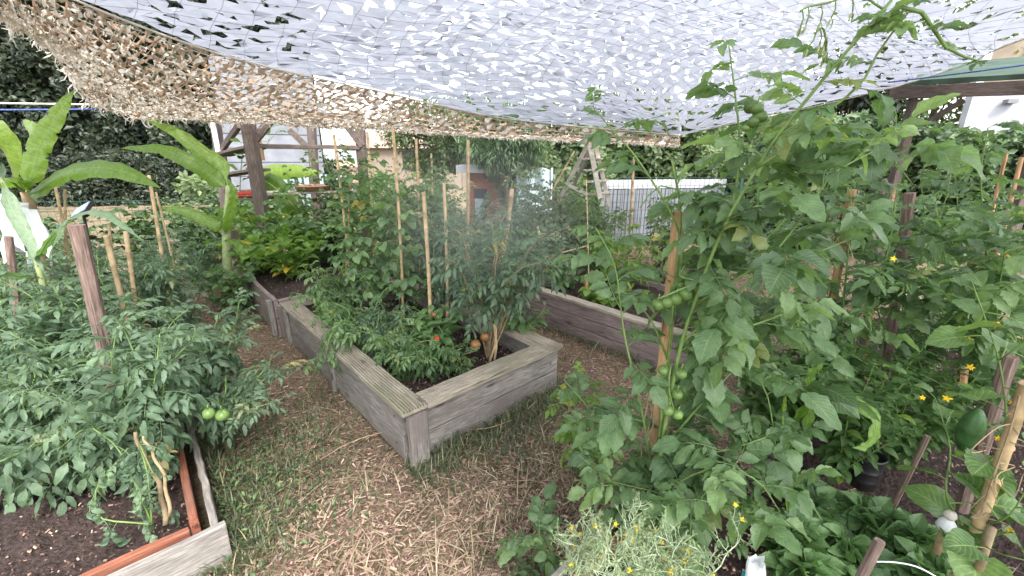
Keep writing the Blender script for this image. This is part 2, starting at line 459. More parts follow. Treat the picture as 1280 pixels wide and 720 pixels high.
T = {}
T['tom_hi'] = [compound(s, 3, 9, 2, 0.45 + .25 * (s % 3), lobes=.15, nl=5, lw=.62, llen=.42) for s in range(8)]
T['tom_mid'] = [compound(20 + s, 3, 6, 1, 0.5 + .3 * (s % 3), lobes=.15, nl=2.5, curl=.9, lw=.39, llen=.36) for s in range(6)]
T['tom_low'] = [compound(40 + s, 2, 3, 1, 1.0, small=False, lobes=0, kk=3, lw=.5, llen=.42) for s in range(5)]
T['tom_curl'] = [compound(60 + s, 3, 6, 1, 1.3, lobes=.1, nl=3, curl=2.0, lw=.45) for s in range(5)]
def with_petiole(v, f, u, pl, seed):
    rg = np.random.default_rng(seed)
    s_ = np.linspace(0, 1, 5)
    pts = np.stack([s_ * pl, 0 * s_, .15 * pl * np.sin(s_ * 2)], -1)
    return merge([(v + pts[-1], f, u), stick(pts, .012, 4)])
T['heart'] = [with_petiole(*leaflet(.6, .62, 6, 2, .07, 4, .2 + .1 * s, .5 + .3 * (s % 3), .05, 'heart', s), .4, s) for s in range(5)]
T['heart_hi'] = [with_petiole(*leaflet(.62, .7, 12, 4, .06, 6, .15 + .1 * s, .6 + .3 * (s % 3), .04, 'heart', s), .4, s) for s in range(5)]
def trifoliate(seed, m=6, half=2, lobes=.08, nl=6, lw=.72):
    rg = np.random.default_rng(seed)
    s_ = np.linspace(0, 1, 6)
    pts = np.stack([s_ * .5, 0 * s_, .12 * np.sin(s_ * 2.2)], -1)
    parts = [stick(pts, .010, 4)]
    for az in (-1.35, 0, 1.35):
        v, f, u = leaflet(.45, .45 * lw * 1.15, m, half, lobes, nl, .25 + rg.random() * .25, .5 + rg.random() * .5, .03, 'ovate', int(rg.integers(1e6)))
        mt = Mx(pts[-1], rx=rg.normal() * .15, ry=.15 + rg.random() * .25, rz=az)
        parts.append((v @ mt[:3, :3].T + mt[:3, 3], f, u))
    return merge(parts)
T['berry'] = [trifoliate(s, 16, 2, .09, 7) for s in range(5)]
T['bean'] = [trifoliate(30 + s, 5, 1, .0, 3, .8) for s in range(5)]
T['oval'] = [leaflet(1, .5, 4, 1, 0, 3, .3, .5 + .2 * s, .03, 'ovate', s) for s in range(4)]
T['oval_hi'] = [with_petiole(*leaflet(1, .52, 7, 2, .04, 5, .25, .5 + .25 * s, .03, 'ovate', s), .2, s) for s in range(4)]
T['simple'] = [leaflet(1, .6, 2, 1, 0, 3, .35, .5, 0, 'ovate', s) for s in range(3)]
T['lance'] = [leaflet(1, .2, 4, 1, 0, 3, .3, .7 + .3 * s, .02, 'lance', s) for s in range(4)]
T['lance_lo'] = [leaflet(1, .2, 2, 1, 0, 3, .3, .9, .0, 'lance', s) for s in range(3)]

def frames(pos, d, up, scale, roll=None, rng=None):
    d = d / (np.linalg.norm(d, axis=1)[:, None] + 1e-9)
    up = np.broadcast_to(up, d.shape)
    y = np.cross(up, d); y /= np.linalg.norm(y, axis=1)[:, None] + 1e-9
    z = np.cross(d, y)
    if roll is not None:
        c, s_ = np.cos(roll)[:, None], np.sin(roll)[:, None]
        y, z = y * c + z * s_, z * c - y * s_
    k = len(pos)
    m = np.zeros((k, 4, 4)); m[:, 3, 3] = 1
    sc = np.broadcast_to(scale, (k,))[:, None]
    m[:, :3, 0] = d * sc; m[:, :3, 1] = y * sc; m[:, :3, 2] = z * sc; m[:, :3, 3] = pos
    return m

def scatter(mb, tset, mats, rng, tint=None):
    k = len(mats); idx = rng.integers(0, len(T[tset]), k)
    if tint is None: tint = np.clip(rng.normal(.5, .22, k), 0, .96); tint[rng.random(k) < (0 if tset == 'tom_hi' else .015)] = 1.0
    for i, tp in enumerate(T[tset]):
        sel = idx == i
        if sel.any(): mb.inst(tp, mats[sel], tint[sel])

def resample(pts, step):
    pts = np.asarray(pts, float)
    # Catmull style smoothing through linear subdivision
    t = np.arange(len(pts)); tt = np.linspace(0, len(pts) - 1, (len(pts) - 1) * 8 + 1)
    out = np.zeros((len(tt), 3))
    for q in range(3):
        lin = np.interp(tt, t, pts[:, q]); out[:, q] = lin
    if len(pts) > 2:
        ker = np.ones(5) / 5
        pad = np.concatenate([np.repeat(out[:1], 2, 0), out, np.repeat(out[-1:], 2, 0)])
        sm = np.stack([np.convolve(pad[:, q], ker, 'valid') for q in range(3)], -1)
        sm[0], sm[-1] = out[0], out[-1]; out = sm
    seg = np.linalg.norm(np.diff(out, axis=0), axis=1); L = np.concatenate([[0], np.cumsum(seg)])
    n = max(2, int(L[-1] / step) + 1)
    s_ = np.linspace(0, L[-1], n)
    return np.stack([np.interp(s_, L, out[:, q]) for q in range(3)], -1), L[-1]

def auto_stems(base, h, n, spread, rng, lean=(0, 0)):
    st = []
    for i in range(n):
        a = rng.random() * 2 * pi; sprd = spread * rng.uniform(.4, 1.0) * (0 if (i == 0 and n > 1) else 1)
        hh = h * rng.uniform(.75, 1.05)
        t = np.linspace(0, 1, 6)
        off = np.stack([np.cos(a) * sprd * t ** 1.3 + lean[0] * t, np.sin(a) * sprd * t ** 1.3 + lean[1] * t, hh * np.sin(t * pi / 2 * .95) if sprd > .3 * h else hh * t], -1)
        off[1:, :2] += rng.normal(0, .03, (5, 2))
        st.append(np.asarray(base) + off)
    return st

def plant(name, label, cat, stems, tset, leaf, size, step, seed, group=None, r0=.007, t0=.12, elev=(.7, -.1), stemmat=None,
          fruits=(), flowers=0, mul=None, prune=(), jitter=.02, up=(0, 0, 1), guard=.45, fruit_rand=None, tilt=.25):
    rng = np.random.default_rng(seed)
    base = np.asarray(stems[0][0], float)
    root = thing(name, label, cat, base, 0, group)
    sb = MB(); lb = MB()
    allp = []
    for si_, st in enumerate(stems):
        ml = mul.get(si_, 1.0) if mul else 1.0
        pts, L = resample(st, .04)
        rs_ = r0 * (1.0 if np.linalg.norm(pts[0] - base) < .12 else .55); sb.tube(pts, np.linspace(rs_, rs_ * .35, len(pts)), 6)
        n = max(3, int(L / step))
        s_ = np.linspace(t0, 1.0, n)
        idx = s_ * (len(pts) - 1)
        pos = np.stack([np.interp(idx, np.arange(len(pts)), pts[:, q]) for q in range(3)], -1)
        az = rng.random() * 6 + np.arange(n) * 2.4 + rng.normal(0, .3, n)
        el = np.interp(s_, [0, 1], [elev[1], elev[0]]) + rng.normal(0, .25, n)
        d = np.stack([np.cos(az) * np.cos(el), np.sin(az) * np.cos(el), np.sin(el)], -1)
        sz = ml * size * rng.uniform(.7, 1.15, n) * np.interp(s_, [0, .25, .8, 1], [.8, 1, .95, .5])
        m = frames(pos + rng.normal(0, jitter, (n, 3)) * 0, d, np.array(up), sz, rng.normal(0, tilt, n))
        keep = np.linalg.norm(pos + d * sz[:, None] * .6 - np.array([0, 0, CAM_H]), axis=1) > guard
        keep &= np.linalg.norm(pos - np.array([0, 0, CAM_H]), axis=1) > guard
        if prune:
            c_ = pos + d * (sz * .45)[:, None]; r0_ = c_ - np.array([0, 0, CAM_H])
            fw = r0_[:, 1] * cp - r0_[:, 2] * sp
            px_ = 640 + FPX * r0_[:, 0] / fw; py_ = 360 - FPX * (r0_[:, 2] * cp + r0_[:, 1] * sp) / fw
            for (ax_, ay_, rad_, Y_) in prune:
                keep &= ~((np.hypot(px_ - ax_, py_ - ay_) < rad_) & (c_[:, 1] < Y_ + .03))
        scatter(lb, tset, m[keep], rng)
        allp.append(pos)
    sb.build('stem', stemmat or M['stem'], root, True)
    lb.build('foliage', M[leaf], root, True)
    allp = np.concatenate(allp)
    for (p_, r_, kind) in fruits: fruit(root, p_, r_, kind, rng)
    if fruit_rand:
        cnt, r_, kinds = fruit_rand
        lowp = allp[allp[:, 2] < np.quantile(allp[:, 2], .75)]
        for _ in range(cnt):
            q = lowp[rng.integers(len(lowp))] + rng.normal(0, .05, 3) + np.array([0, 0, -.05])
            toward = -q[:2] / np.linalg.norm(q[:2]); q[:2] += toward * rng.uniform(.05, .16)
            fruit(root, q, r_ * rng.uniform(.7, 1.1), kinds[rng.integers(len(kinds))], rng)
    if flowers:
        for _ in range(flowers):
            q = allp[rng.integers(len(allp))] + rng.normal(0, .06, 3)
            toward = -q[:2] / np.linalg.norm(q[:2]); q[:2] += toward * rng.uniform(.08, .2)
            flower(root, q, rng.uniform(.009, .016), rng)
    return root

def fruit(root, p_, r_, kind, rng):
    b = MB()
    nu, nv = 14, 9
    th = np.arange(nu) * 2 * pi / nu; ph = np.linspace(-pi / 2, pi / 2, nv)
    rib = 1 + rng.uniform(.01, .06) * np.cos(th * rng.integers(4, 7)); sq_ = rng.uniform(.78, 1.0)
    V = np.stack([(np.cos(ph)[:, None] * np.cos(th)[None] * rib), (np.cos(ph)[:, None] * np.sin(th)[None] * rib), np.sin(ph)[:, None] * sq_ * np.ones(nu)[None]], -1)
    V[..., 2] -= .12 * np.exp(-((V[..., 0] ** 2 + V[..., 1] ** 2) / .05)) * (V[..., 2] > 0)
    V = V.reshape(-1, 3) * r_ + np.asarray(p_)
    i = np.arange(nv - 1)[:, None] * nu; j = np.arange(nu)[None]; j2 = (j + 1) % nu
    b.add(V, np.stack([i + j, i + j2, i + nu + j2, i + nu + j], -1).reshape(-1, 4))
    f = b.build('tomato', M[kind], root, True)
    c = MB(); top = np.asarray(p_) + np.array([0, 0, r_ * .8])
    k = 5
    az = np.arange(k) * 2 * pi / k + rng.random()
    d = np.stack([np.cos(az), np.sin(az), np.full(k, .1)], -1)
    scatter(c, 'lance', frames(np.repeat(top[None], k, 0), d, np.array([0, 0, 1.]), r_ * 1.0), rng)
    c.tube([top, top + np.array([0.003, 0, r_ * .9])], .0022, 5)
    o = c.build('calyx', M['stem'], f, True)
    return f

def flower(root, p_, r_, rng, name='flower'):
    b = MB(); k = 5
    az = np.arange(k) * 2 * pi / k + rng.random()
    view = -np.asarray(p_, float) + np.array([0, 0, CAM_H]); view /= np.linalg.norm(view)
    nrm = view + rng.normal(0, .35, 3) + np.array([0, 0, .5]); nrm /= np.linalg.norm(nrm)
    a = np.cross(nrm, [0, 0, 1.0]); a /= np.linalg.norm(a); c = np.cross(nrm, a)
    d = a[None] * np.cos(az)[:, None] + c[None] * np.sin(az)[:, None] + .25 * nrm
    scatter(b, 'oval', frames(np.repeat(np.asarray(p_)[None], k, 0), d, nrm, r_), rng)
    b.tube([np.asarray(p_) - nrm * .02, np.asarray(p_)], [.002, .004], 5)
    return b.build(name, M['yellow'], root, True)

# ================================================================== GROUND
D2 = np.array([.733, .68, 0]); D1 = np.array([-.669, .743, 0]); D1 /= np.linalg.norm(D1)
D2 = np.array([D1[1], -D1[0], 0])          # beds lie square to each other
ANG1 = math.atan2(D1[1], D1[0]); ANG2 = math.atan2(D2[1], D2[0])
UPZ = np.array([0, 0, 1.0])

def ground_mat():
    m, nt, bs, out = nodes_of('mulch_and_dry_grass_ground')
    tc = nt.nodes.new('ShaderNodeTexCoord'); o = tc.outputs['Object']
    big = noise(nt, o, .9, 5, .6); mid = noise(nt, o, 7, 6, .7); fine = noise(nt, o, 60, 5, .75)
    mulch = ramp(nt, fine, [(.34, (.05, .028, .022)), (.5, (.16, .092, .068)), (.66, (.30, .19, .14))])
    straw = ramp(nt, fine, [(.34, (.10, .072, .045)), (.5, (.26, .195, .13)), (.66, (.44, .36, .25))])
    green = ramp(nt, fine, [(.3, (.03, .035, .02)), (.6, (.09, .10, .045)), (.75, (.20, .18, .10))])
    # mulch lies on the path left of the middle bed, straw elsewhere, sand beyond the fence
    sx = nt.nodes.new('ShaderNodeSeparateXYZ'); nt.links.new(o, sx.inputs[0])
    side = math_(nt, 'ADD', math_(nt, 'MULTIPLY', sx.outputs['X'], 1.0), math_(nt, 'MULTIPLY', sx.outputs['Y'], -.55))
    side = math_(nt, 'ADD', side, math_(nt, 'MULTIPLY', mid, .9))
    sm = nt.nodes.new('ShaderNodeMapRange'); sm.inputs[1].default_value = -1.35; sm.inputs[2].default_value = -.7
    nt.links.new(side, sm.inputs[0])
    col = mix(nt, sm.outputs[0], mulch, straw)
    g = ramp(nt, math_(nt, 'ADD', math_(nt, 'MULTIPLY', big, .7), math_(nt, 'MULTIPLY', mid, .3)), [(.5, (0, 0, 0)), (.6, (.75, .75, .75))])
    col = mix(nt, g, col, green)
    far = nt.nodes.new('ShaderNodeMapRange'); far.inputs[1].default_value = 7.5; far.inputs[2].default_value = 9
    nt.links.new(sx.outputs['Y'], far.inputs[0])
    col = mix(nt, far.outputs[0], col, ramp(nt, mid, [(.3, (.40, .31, .20)), (.7, (.55, .44, .30))]))
    nt.links.new(col, bs.inputs['Base Color']); bs.inputs['Roughness'].default_value = .95
    bs.inputs['Specular IOR Level'].default_value = .15
    bump(nt, math_(nt, 'ADD', fine, mid), .9, .03, bs)
    return m

def gheight(x, y):
    return .018 * np.sin(x * 3.1 + 1) * np.cos(y * 2.7) + .012 * np.sin(x * 7 + y * 5)
nx, ny = 150, 150
gx = np.linspace(-9, 9, nx); gy = np.linspace(-4, 14, ny)
b = MB()
XX, YY = np.meshgrid(gx, gy)
edge = np.clip(np.minimum.reduce([XX + 9, 9 - XX, YY + 4, 14 - YY]) / 1.0, 0, 1)
V = np.stack([XX, YY, gheight(XX, YY) * edge], -1).reshape(-1, 3)
i = np.arange(ny - 1)[:, None] * nx; j = np.arange(nx - 1)[None]
b.add(V, np.stack([i + j, i + j + 1, i + nx + j + 1, i + nx + j], -1).reshape(-1, 4))
# apron out to the horizon, joined to the rim of the fine sheet
R0 = [(-9, -4), (9, -4), (9, 14), (-9, 14)]; R1 = [(-700, -700), (700, -700), (700, 900), (-700, 900)]
va = np.array([(*p, 0.0) for p in R0] + [(*p, 0.0) for p in R1])
b.add(va, np.array([[q, (q + 1) % 4, 4 + (q + 1) % 4, 4 + q] for q in range(4)])[:, ::-1])
GROUND = b.build('ground', ground_mat(), None, True)
tag(GROUND, kind='structure')

# ================================================================== RAISED BEDS
def board(parent, name, p0, p1, h, th, mat, prof=None, label=None):
    """a board from p0 to p1 (world; bottom edge centre line), its mesh lying along its own X axis"""
    p0 = np.asarray(p0, float); p1 = np.asarray(p1, float)
    L = np.linalg.norm(p1 - p0); rg = np.random.default_rng(int(abs(p0[0] * 971 + p0[2] * 313 + L * 77)) + 1)
    n = 14
    xs = np.linspace(0, L, n)
    if prof is None:
        c = .004
        prof = [(-th / 2, c), (-th / 2 + c, 0), (th / 2 - c, 0), (th / 2, c), (th / 2, h - c), (th / 2 - c, h), (-th / 2 + c, h), (-th / 2, h - c)]
    prof = np.asarray(prof); k = len(prof)
    wob = rg.normal(0, .0022, (n, 2)); wob[:, 1] *= .7
    V = np.zeros((n, k, 3)); V[..., 0] = xs[:, None] ; V[..., 1] = prof[None, :, 0] + wob[:, :1]; V[..., 2] = prof[None, :, 1] + wob[:, 1:]
    V[0, :, 0] += rg.normal(0, .002, k); V[-1, :, 0] += rg.normal(0, .002, k)
    i = np.arange(n - 1)[:, None] * k; j = np.arange(k)[None]; j2 = (j + 1) % k
    F = np.stack([i + j, i + k + j, i + k + j2, i + j2], -1).reshape(-1, 4)
    me = bpy.data.meshes.new(name)
    faces = [tuple(f) for f in F.tolist()] + [tuple(range(k)), tuple(range((n - 1) * k, n * k))[::-1]]
    me.from_pydata(V.reshape(-1, 3).tolist(), [], faces); me.materials.append(mat)
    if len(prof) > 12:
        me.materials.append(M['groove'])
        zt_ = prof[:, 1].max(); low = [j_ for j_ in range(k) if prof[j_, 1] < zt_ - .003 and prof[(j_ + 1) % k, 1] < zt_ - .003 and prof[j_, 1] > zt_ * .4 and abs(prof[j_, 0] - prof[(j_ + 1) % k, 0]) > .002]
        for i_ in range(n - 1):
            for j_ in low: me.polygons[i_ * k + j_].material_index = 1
    me.update()
    o = bpy.data.objects.new(name, me); COL.objects.link(o)
    d = (p1 - p0) / L
    y = np.cross([0, 0, 1.0], d); y /= np.linalg.norm(y); z = np.cross(d, y)
    W = Matrix(((d[0], y[0], z[0], p0[0]), (d[1], y[1], z[1], p0[1]), (d[2], y[2], z[2], p0[2]), (0, 0, 0, 1)))
    if parent is not None:
        o.parent = parent; W = parent.matrix_basis.inverted() @ W
    o.matrix_basis = W
    if label: o['label'] = label
    return o

def grooved(w, h=.030, n=9):
    pr = [(-w / 2, 0), (w / 2, 0), (w / 2, h - .004)]
    s_ = w / n
    for q in range(n):
        x = w / 2 - q * s_
        pr += [(x - s_ * .12, h), (x - s_ * .50, h), (x - s_ * .56, h - .010), (x - s_ * .97, h - .010)]
    pr += [(-w / 2 + .0005, h - .004)]
    return pr

def soil_patch(parent, quad, z, seed, name='soil', rough=.03):
    rg = np.random.default_rng(seed); n = 90
    a, b_, c, d = [np.asarray(q[:2]) for q in quad]
    s_ = np.linspace(0, 1, n); S, TT = np.meshgrid(s_, s_)
    xy = (1 - S)[..., None] * (1 - TT)[..., None] * a + S[..., None] * (1 - TT)[..., None] * b_ + S[..., None] * TT[..., None] * c + (1 - S)[..., None] * TT[..., None] * d
    zz = z + rg.normal(0, rough * .22, (n, n)) + rough * np.sin(xy[..., 0] * 5) * np.cos(xy[..., 1] * 4 + 1)
    i = np.arange(n - 1)[:, None] * n; j = np.arange(n - 1)[None]
    m = MB(); m.add(np.concatenate([xy, zz[..., None]], -1).reshape(-1, 3), np.stack([i + j, i + j + 1, i + n + j + 1, i + n + j], -1).reshape(-1, 4))
    return m.build(name, M['soil'], parent, True)

def crumbs(parent, quad, z, seed, n=500, name='soil_debris'):
    rg = np.random.default_rng(seed)
    a, b_, c, d = [np.asarray(q[:2]) for q in quad]
    u, v = rg.random(n), rg.random(n)
    xy = ((1 - u) * (1 - v))[:, None] * a + (u * (1 - v))[:, None] * b_ + (u * v)[:, None] * c + ((1 - u) * v)[:, None] * d
    m = MB()
    box = np.array([[x, y, zz] for x in (-1, 1) for y in (-1, 1) for zz in (-1, 1)]) * .5
    F = np.array([[0, 1, 3, 2], [4, 6, 7, 5], [0, 4, 5, 1], [2, 3, 7, 6], [0, 2, 6, 4], [1, 5, 7, 3]])
    pos = np.concatenate([xy, np.full((n, 1), z + .012) + rg.random((n, 1)) * .02], -1)
    dd = rg.normal(0, 1, (n, 3)); dd[:, 2] *= .3
    Mt = frames(pos, dd, UPZ, 1.0, rg.normal(0, .5, n))
    sz = np.stack([rg.uniform(.003, .017, n), rg.uniform(.002, .007, n), rg.uniform(.002, .006, n)], -1)
    Mt[:, :3, :3] *= sz[:, None, :]
    m.inst((box, F, np.full((8, 2), .5)), Mt, rg.random(n) ** 4)
    return tag(m.build(name, CHIP, parent), kind='stuff')

CHIP = None
def chip_mat():
    m, nt, bs, out = nodes_of('bark_chips')
    at = nt.nodes.new('ShaderNodeAttribute'); at.attribute_name = 'tint'
    c = ramp(nt, at.outputs['Fac'], [(0, (.09, .05, .042)), (.35, (.24, .145, .115)), (.7, (.42, .285, .22)), (.93, (.54, .42, .31)), (1, (.64, .55, .42))])
    nt.links.new(c, bs.inputs['Base Color']); bs.inputs['Roughness'].default_value = .9
    return m
CHIP = chip_mat()

# --- middle bed
A = G(508, 508, .37); A[2] = 0
LX, LY = 1.19, 2.30            # along D2, along D1
mbed = thing('raised_bed', 'raised grey timber bed with wide grooved caps in the middle of the garden', 'raised bed', A)
def corner(a, b_): return A + D2 * a + D1 * b_
TH = .04
for lvl, z0 in enumerate((0.0, .168)):
    board(mbed, 'side_board', corner(0, .03) + UPZ * z0, corner(0, LY) + UPZ * z0, .162, TH, M['grey_wood'])
    board(mbed, 'side_board', corner(LX, LY) + UPZ * z0, corner(LX, .03) + UPZ * z0, .162, TH, M['grey_wood'])
    board(mbed, 'end_board', corner(LX + .01, 0) + UPZ * z0, corner(.03, 0) + UPZ * z0, .162, TH, M['grey_wood'])
    board(mbed, 'end_board', corner(.03, LY) + UPZ * z0, corner(LX - .03, LY) + UPZ * z0, .162, TH, M['purple_wood'])
W_ = .15
off = W_ / 2 - .045
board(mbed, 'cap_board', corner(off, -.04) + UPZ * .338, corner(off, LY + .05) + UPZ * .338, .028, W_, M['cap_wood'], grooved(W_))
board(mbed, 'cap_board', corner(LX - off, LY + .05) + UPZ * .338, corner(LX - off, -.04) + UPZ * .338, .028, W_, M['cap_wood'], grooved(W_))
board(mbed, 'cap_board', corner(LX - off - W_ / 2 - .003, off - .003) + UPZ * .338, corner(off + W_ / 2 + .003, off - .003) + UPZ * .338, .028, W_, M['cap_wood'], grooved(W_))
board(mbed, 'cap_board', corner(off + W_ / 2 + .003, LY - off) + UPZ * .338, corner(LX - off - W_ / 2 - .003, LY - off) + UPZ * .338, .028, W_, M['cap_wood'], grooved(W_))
def post(parent, c, w, d, h, ang, mat, name='corner_post', z0=0.0):
    p0 = np.array([c[0], c[1], z0 - .02])
    # built as a board standing upright
    b = MB(); n = 7
    ax = np.array([[cos(ang), sin(ang), 0], [-sin(ang), cos(ang), 0], [0, 0, 1]])
    rg = np.random.default_rng(int(abs(c[0] * 1000)) + 5)
    zs = np.linspace(0, h + .02, n); ch = .005
    pr = np.array([(-w / 2, -d / 2 + ch), (-w / 2 + ch, -d / 2), (w / 2 - ch, -d / 2), (w / 2, -d / 2 + ch), (w / 2, d / 2 - ch), (w / 2 - ch, d / 2), (-w / 2 + ch, d / 2), (-w / 2, d / 2 - ch)])
    # mesh along own X so that the grain runs up the post
    me = bpy.data.meshes.new(name); k = 8
    V = [(z, p_[0] + e[0], p_[1] + e[1]) for z in zs for e in [rg.normal(0, .0015, 2)] for p_ in pr]
    F = [(i_ * k + j_, i_ * k + (j_ + 1) % k, (i_ + 1) * k + (j_ + 1) % k, (i_ + 1) * k + j_) for i_ in range(n - 1) for j_ in range(k)]
    F += [tuple(range(k))[::-1], tuple(range((n - 1) * k, n * k))]
    me.from_pydata(V, [], F); me.materials.append(mat); me.update()
    o = bpy.data.objects.new(name, me); COL.objects.link(o)
    X = (0, 0, 1); Y = (cos(ang), sin(ang), 0); Z = (-sin(ang), cos(ang), 0)
    Wm = Matrix(((X[0], Y[0], Z[0], p0[0]), (X[1], Y[1], Z[1], p0[1]), (X[2], Y[2], Z[2], p0[2]), (0, 0, 0, 1)))
    o.parent = parent; o.matrix_basis = parent.matrix_basis.inverted() @ Wm
    return o
post(mbed, corner(.035, -.045), .11, .045, .325, ANG2, M['grey_wood'])
post(mbed, corner(-.038, LY * .98), .07, .032, .33, ANG1, M['grey_wood'])
post(mbed, corner(-.038, LY * .48), .07, .032, .33, ANG1, M['grey_wood'])
post(mbed, corner(LX + .04, .06), .09, .035, .33, ANG1, M['grey_wood'])
for (u_, v_, z_, dx_, dy_) in ((.10, -.020, .06, 0, -1), (.10, -.020, .26, 0, -1), (LX - .06, -.020, .08, 0, -1), (LX - .06, -.020, .24, 0, -1), (-.021, .12, .08, -1, 0), (-.021, .12, .26, -1, 0), (-.021, 1.2, .26, -1, 0), (-.021, 1.2, .08, -1, 0)):
    b = MB(); c_ = corner(u_, v_) + UPZ * z_; n_ = D2 * dx_ + D1 * dy_; b.tube([c_, c_ + n_ * .003], .0055, 8); b.build('screw', M['rust'], mbed)
mq = [corner(.03, .03), corner(LX - .03, .03), corner(LX - .03, LY - .03), corner(.03, LY - .03)]
soil_patch(mbed, mq, .17, 1); crumbs(mbed, mq, .17, 2, 4000)

# --- back-left bed
B0 = G(345, 378, .35); B0[2] = 0
bbed = thing('raised_bed', 'purplish timber bed behind the middle bed, full of squash vines, near the shelf frame', 'raised bed', B0)
def cb(a, b_): return B0 + D2 * a + D1 * b_
for z0 in (0.0, .19):
    board(bbed, 'side_board', cb(0, 0) + UPZ * z0, cb(0, 2.2) + UPZ * z0, .183, .04, M['purple_wood'])
    board(bbed, 'side_board', cb(1.25, 2.2) + UPZ * z0, cb(1.25, 0) + UPZ * z0, .183, .04, M['purple_wood'])
    board(bbed, 'end_board', cb(1.23, 0) + UPZ * z0, cb(.023, 0) + UPZ * z0, .183, .04, M['purple_wood'])
    board(bbed, 'end_board', cb(.023, 2.2) + UPZ * z0, cb(1.23, 2.2) + UPZ * z0, .183, .04, M['purple_wood'])
post(bbed, cb(.04, -.045), .09, .045, .33, ANG2, M['grey_wood'])
post(bbed, cb(-.045, .07), .08, .045, .36, ANG1, M['grey_wood'])
bq = [cb(.02, .02), cb(1.23, .02), cb(1.23, 2.18), cb(.02, 2.18)]
soil_patch(bbed, bq, .3, 3); crumbs(bbed, bq, .3, 4, 300)

# --- right bed
C0 = G(654, 354, .38); C0[2] = 0
rbed = thing('raised_bed', 'low dark timber bed with a pale cap board behind the tall foreground tomato', 'raised bed', C0)
def cr(a, b_): return C0 + D2 * a - D1 * b_
for z0 in (0.0, .115, .23):
    board(rbed, 'side_board', cr(0, 0) + UPZ * z0, cr(0, 1.9) + UPZ * z0, .11, .04, M['purple_wood'])
    board(rbed, 'side_board', cr(1.2, 1.9) + UPZ * z0, cr(1.2, 0) + UPZ * z0, .11, .04, M['purple_wood'])
    board(rbed, 'end_board', cr(.023, 1.9) + UPZ * z0, cr(1.18, 1.9) + UPZ * z0, .11, .04, M['purple_wood'])
    board(rbed, 'end_board', cr(1.18, 0) + UPZ * z0, cr(.023, 0) + UPZ * z0, .11, .04, M['purple_wood'])
board(rbed, 'cap_board', cr(.02, -.03) + UPZ * .343, cr(.02, 1.93) + UPZ * .343, .03, .10, M['cap_wood'])
board(rbed, 'cap_board', cr(.073, -.02) + UPZ * .343, cr(1.15, -.02) + UPZ * .343, .03, .10, M['cap_wood'])
rq = [cr(.02, .02), cr(1.18, .02), cr(1.18, 1.88), cr(.02, 1.88)]
soil_patch(rbed, rq, .25, 5); crumbs(rbed, rq, .25, 6, 300)

# --- left bed with orange inner boards
E0 = G(268, 652, .2); E0[2] = 0
lbed = thing('raised_bed', 'low bed at the left with orange inner boards and a broken grey outer frame', 'raised bed', E0)
def cl(a, b_): return E0 - D2 * a + D1 * b_
board(lbed, 'outer_board', cl(0, -.01), cl(0, 1.05), .19, .028, M['grey_wood'])
board(lbed, 'outer_board', cl(0, 1.06) + D2 * .02, cl(0, 4.6) + D2 * .02, .19, .028, M['grey_wood'])
board(lbed, 'outer_board', cl(-.03, -.03), cl(1.9, -.03), .2, .03, M['grey_wood'])
board(lbed, 'inner_board', cl(.065, .04), cl(.045, 4.5), .225, .03, M['orange_wood'], label='orange painted board')
board(lbed, 'inner_board', cl(.085, .03), cl(1.9, .045), .20, .03, M['orange_wood'], label='orange painted board')
board(lbed, 'inner_board', cl(1.9, 2.3), cl(.1, 2.3), .24, .03, M['orange_wood'], label='orange painted board across the bed')
lq = [cl(.07, .05), cl(1.9, .05), cl(1.9, 4.5), cl(.07, 4.5)]
soil_patch(lbed, lq, .12, 7, rough=.045); crumbs(lbed, lq, .125, 8, 9000)

# --- foreground bed at the lower right
F0 = G(688, 722, .26); F0[2] = 0
F0 = F0 - D2 * .25
fbed = thing('raised_bed', 'low bed in the right foreground with red-brown inner boards under the tall tomato', 'raised bed', F0)
def cf(a, b_): return F0 + D2 * a - D1 * b_
board(fbed, 'outer_board', cf(0, 0), cf(1.45, 0), .25, .03, M['grey_wood'])
board(fbed, 'outer_board', cf(0, 1.2), cf(0, .017), .25, .03, M['grey_wood'])
board(fbed, 'outer_board', cf(1.45, .017), cf(1.45, 1.2), .12, .03, M['grey_wood'])
board(fbed, 'inner_board', cf(.03, .055), cf(1.42, .055), .255, .03, M['orange_wood'], label='red-brown painted board')
board(fbed, 'inner_board', cf(.055, .08), cf(.055, 1.2), .255, .03, M['orange_wood'], label='red-brown painted board')
fq = [cf(.07, .07), cf(1.42, .07), cf(1.42, 1.2), cf(.07, 1.2)]
soil_patch(fbed, fq, .18, 9, rough=.04); crumbs(fbed, fq, .19, 10, 4000)
n = 70; s_ = np.linspace(0, 1, n); S_, T_ = np.meshgrid(s_, s_)
O = cf(1.75, .1); xy = O[:2] + (S_[..., None] * 3.4) * D2[:2] - (T_[..., None] * 2.3) * D1[:2]
e_ = np.clip(np.minimum.reduce([S_ * 3.4, (1 - S_) * 3.4, T_ * 2.3, (1 - T_) * 2.3]) / .3, 0, 1)
zz = -.02 + (e_ * e_ * (3 - 2 * e_)) * (.17 + .02 * np.sin(xy[..., 0] * 6) * np.cos(xy[..., 1] * 5)) + np.random.default_rng(2).normal(0, .006, S_.shape)
b = MB(); i = np.arange(n - 1)[:, None] * n; j = np.arange(n - 1)[None]
b.add(np.concatenate([xy, zz[..., None]], -1).reshape(-1, 3), np.stack([i + j, i + n + j, i + n + j + 1, i + j + 1], -1).reshape(-1, 4))
tag(b.build('planting_soil', M['soil'], None, True), kind='structure')
sq = [O + D2 * .25 - D1 * .25, O + D2 * 3.1 - D1 * .25, O + D2 * 3.1 - D1 * 2.0, O + D2 * .25 - D1 * 2.0]
_c = crumbs(None, sq, .15, 12, 9000, 'soil_mulch')

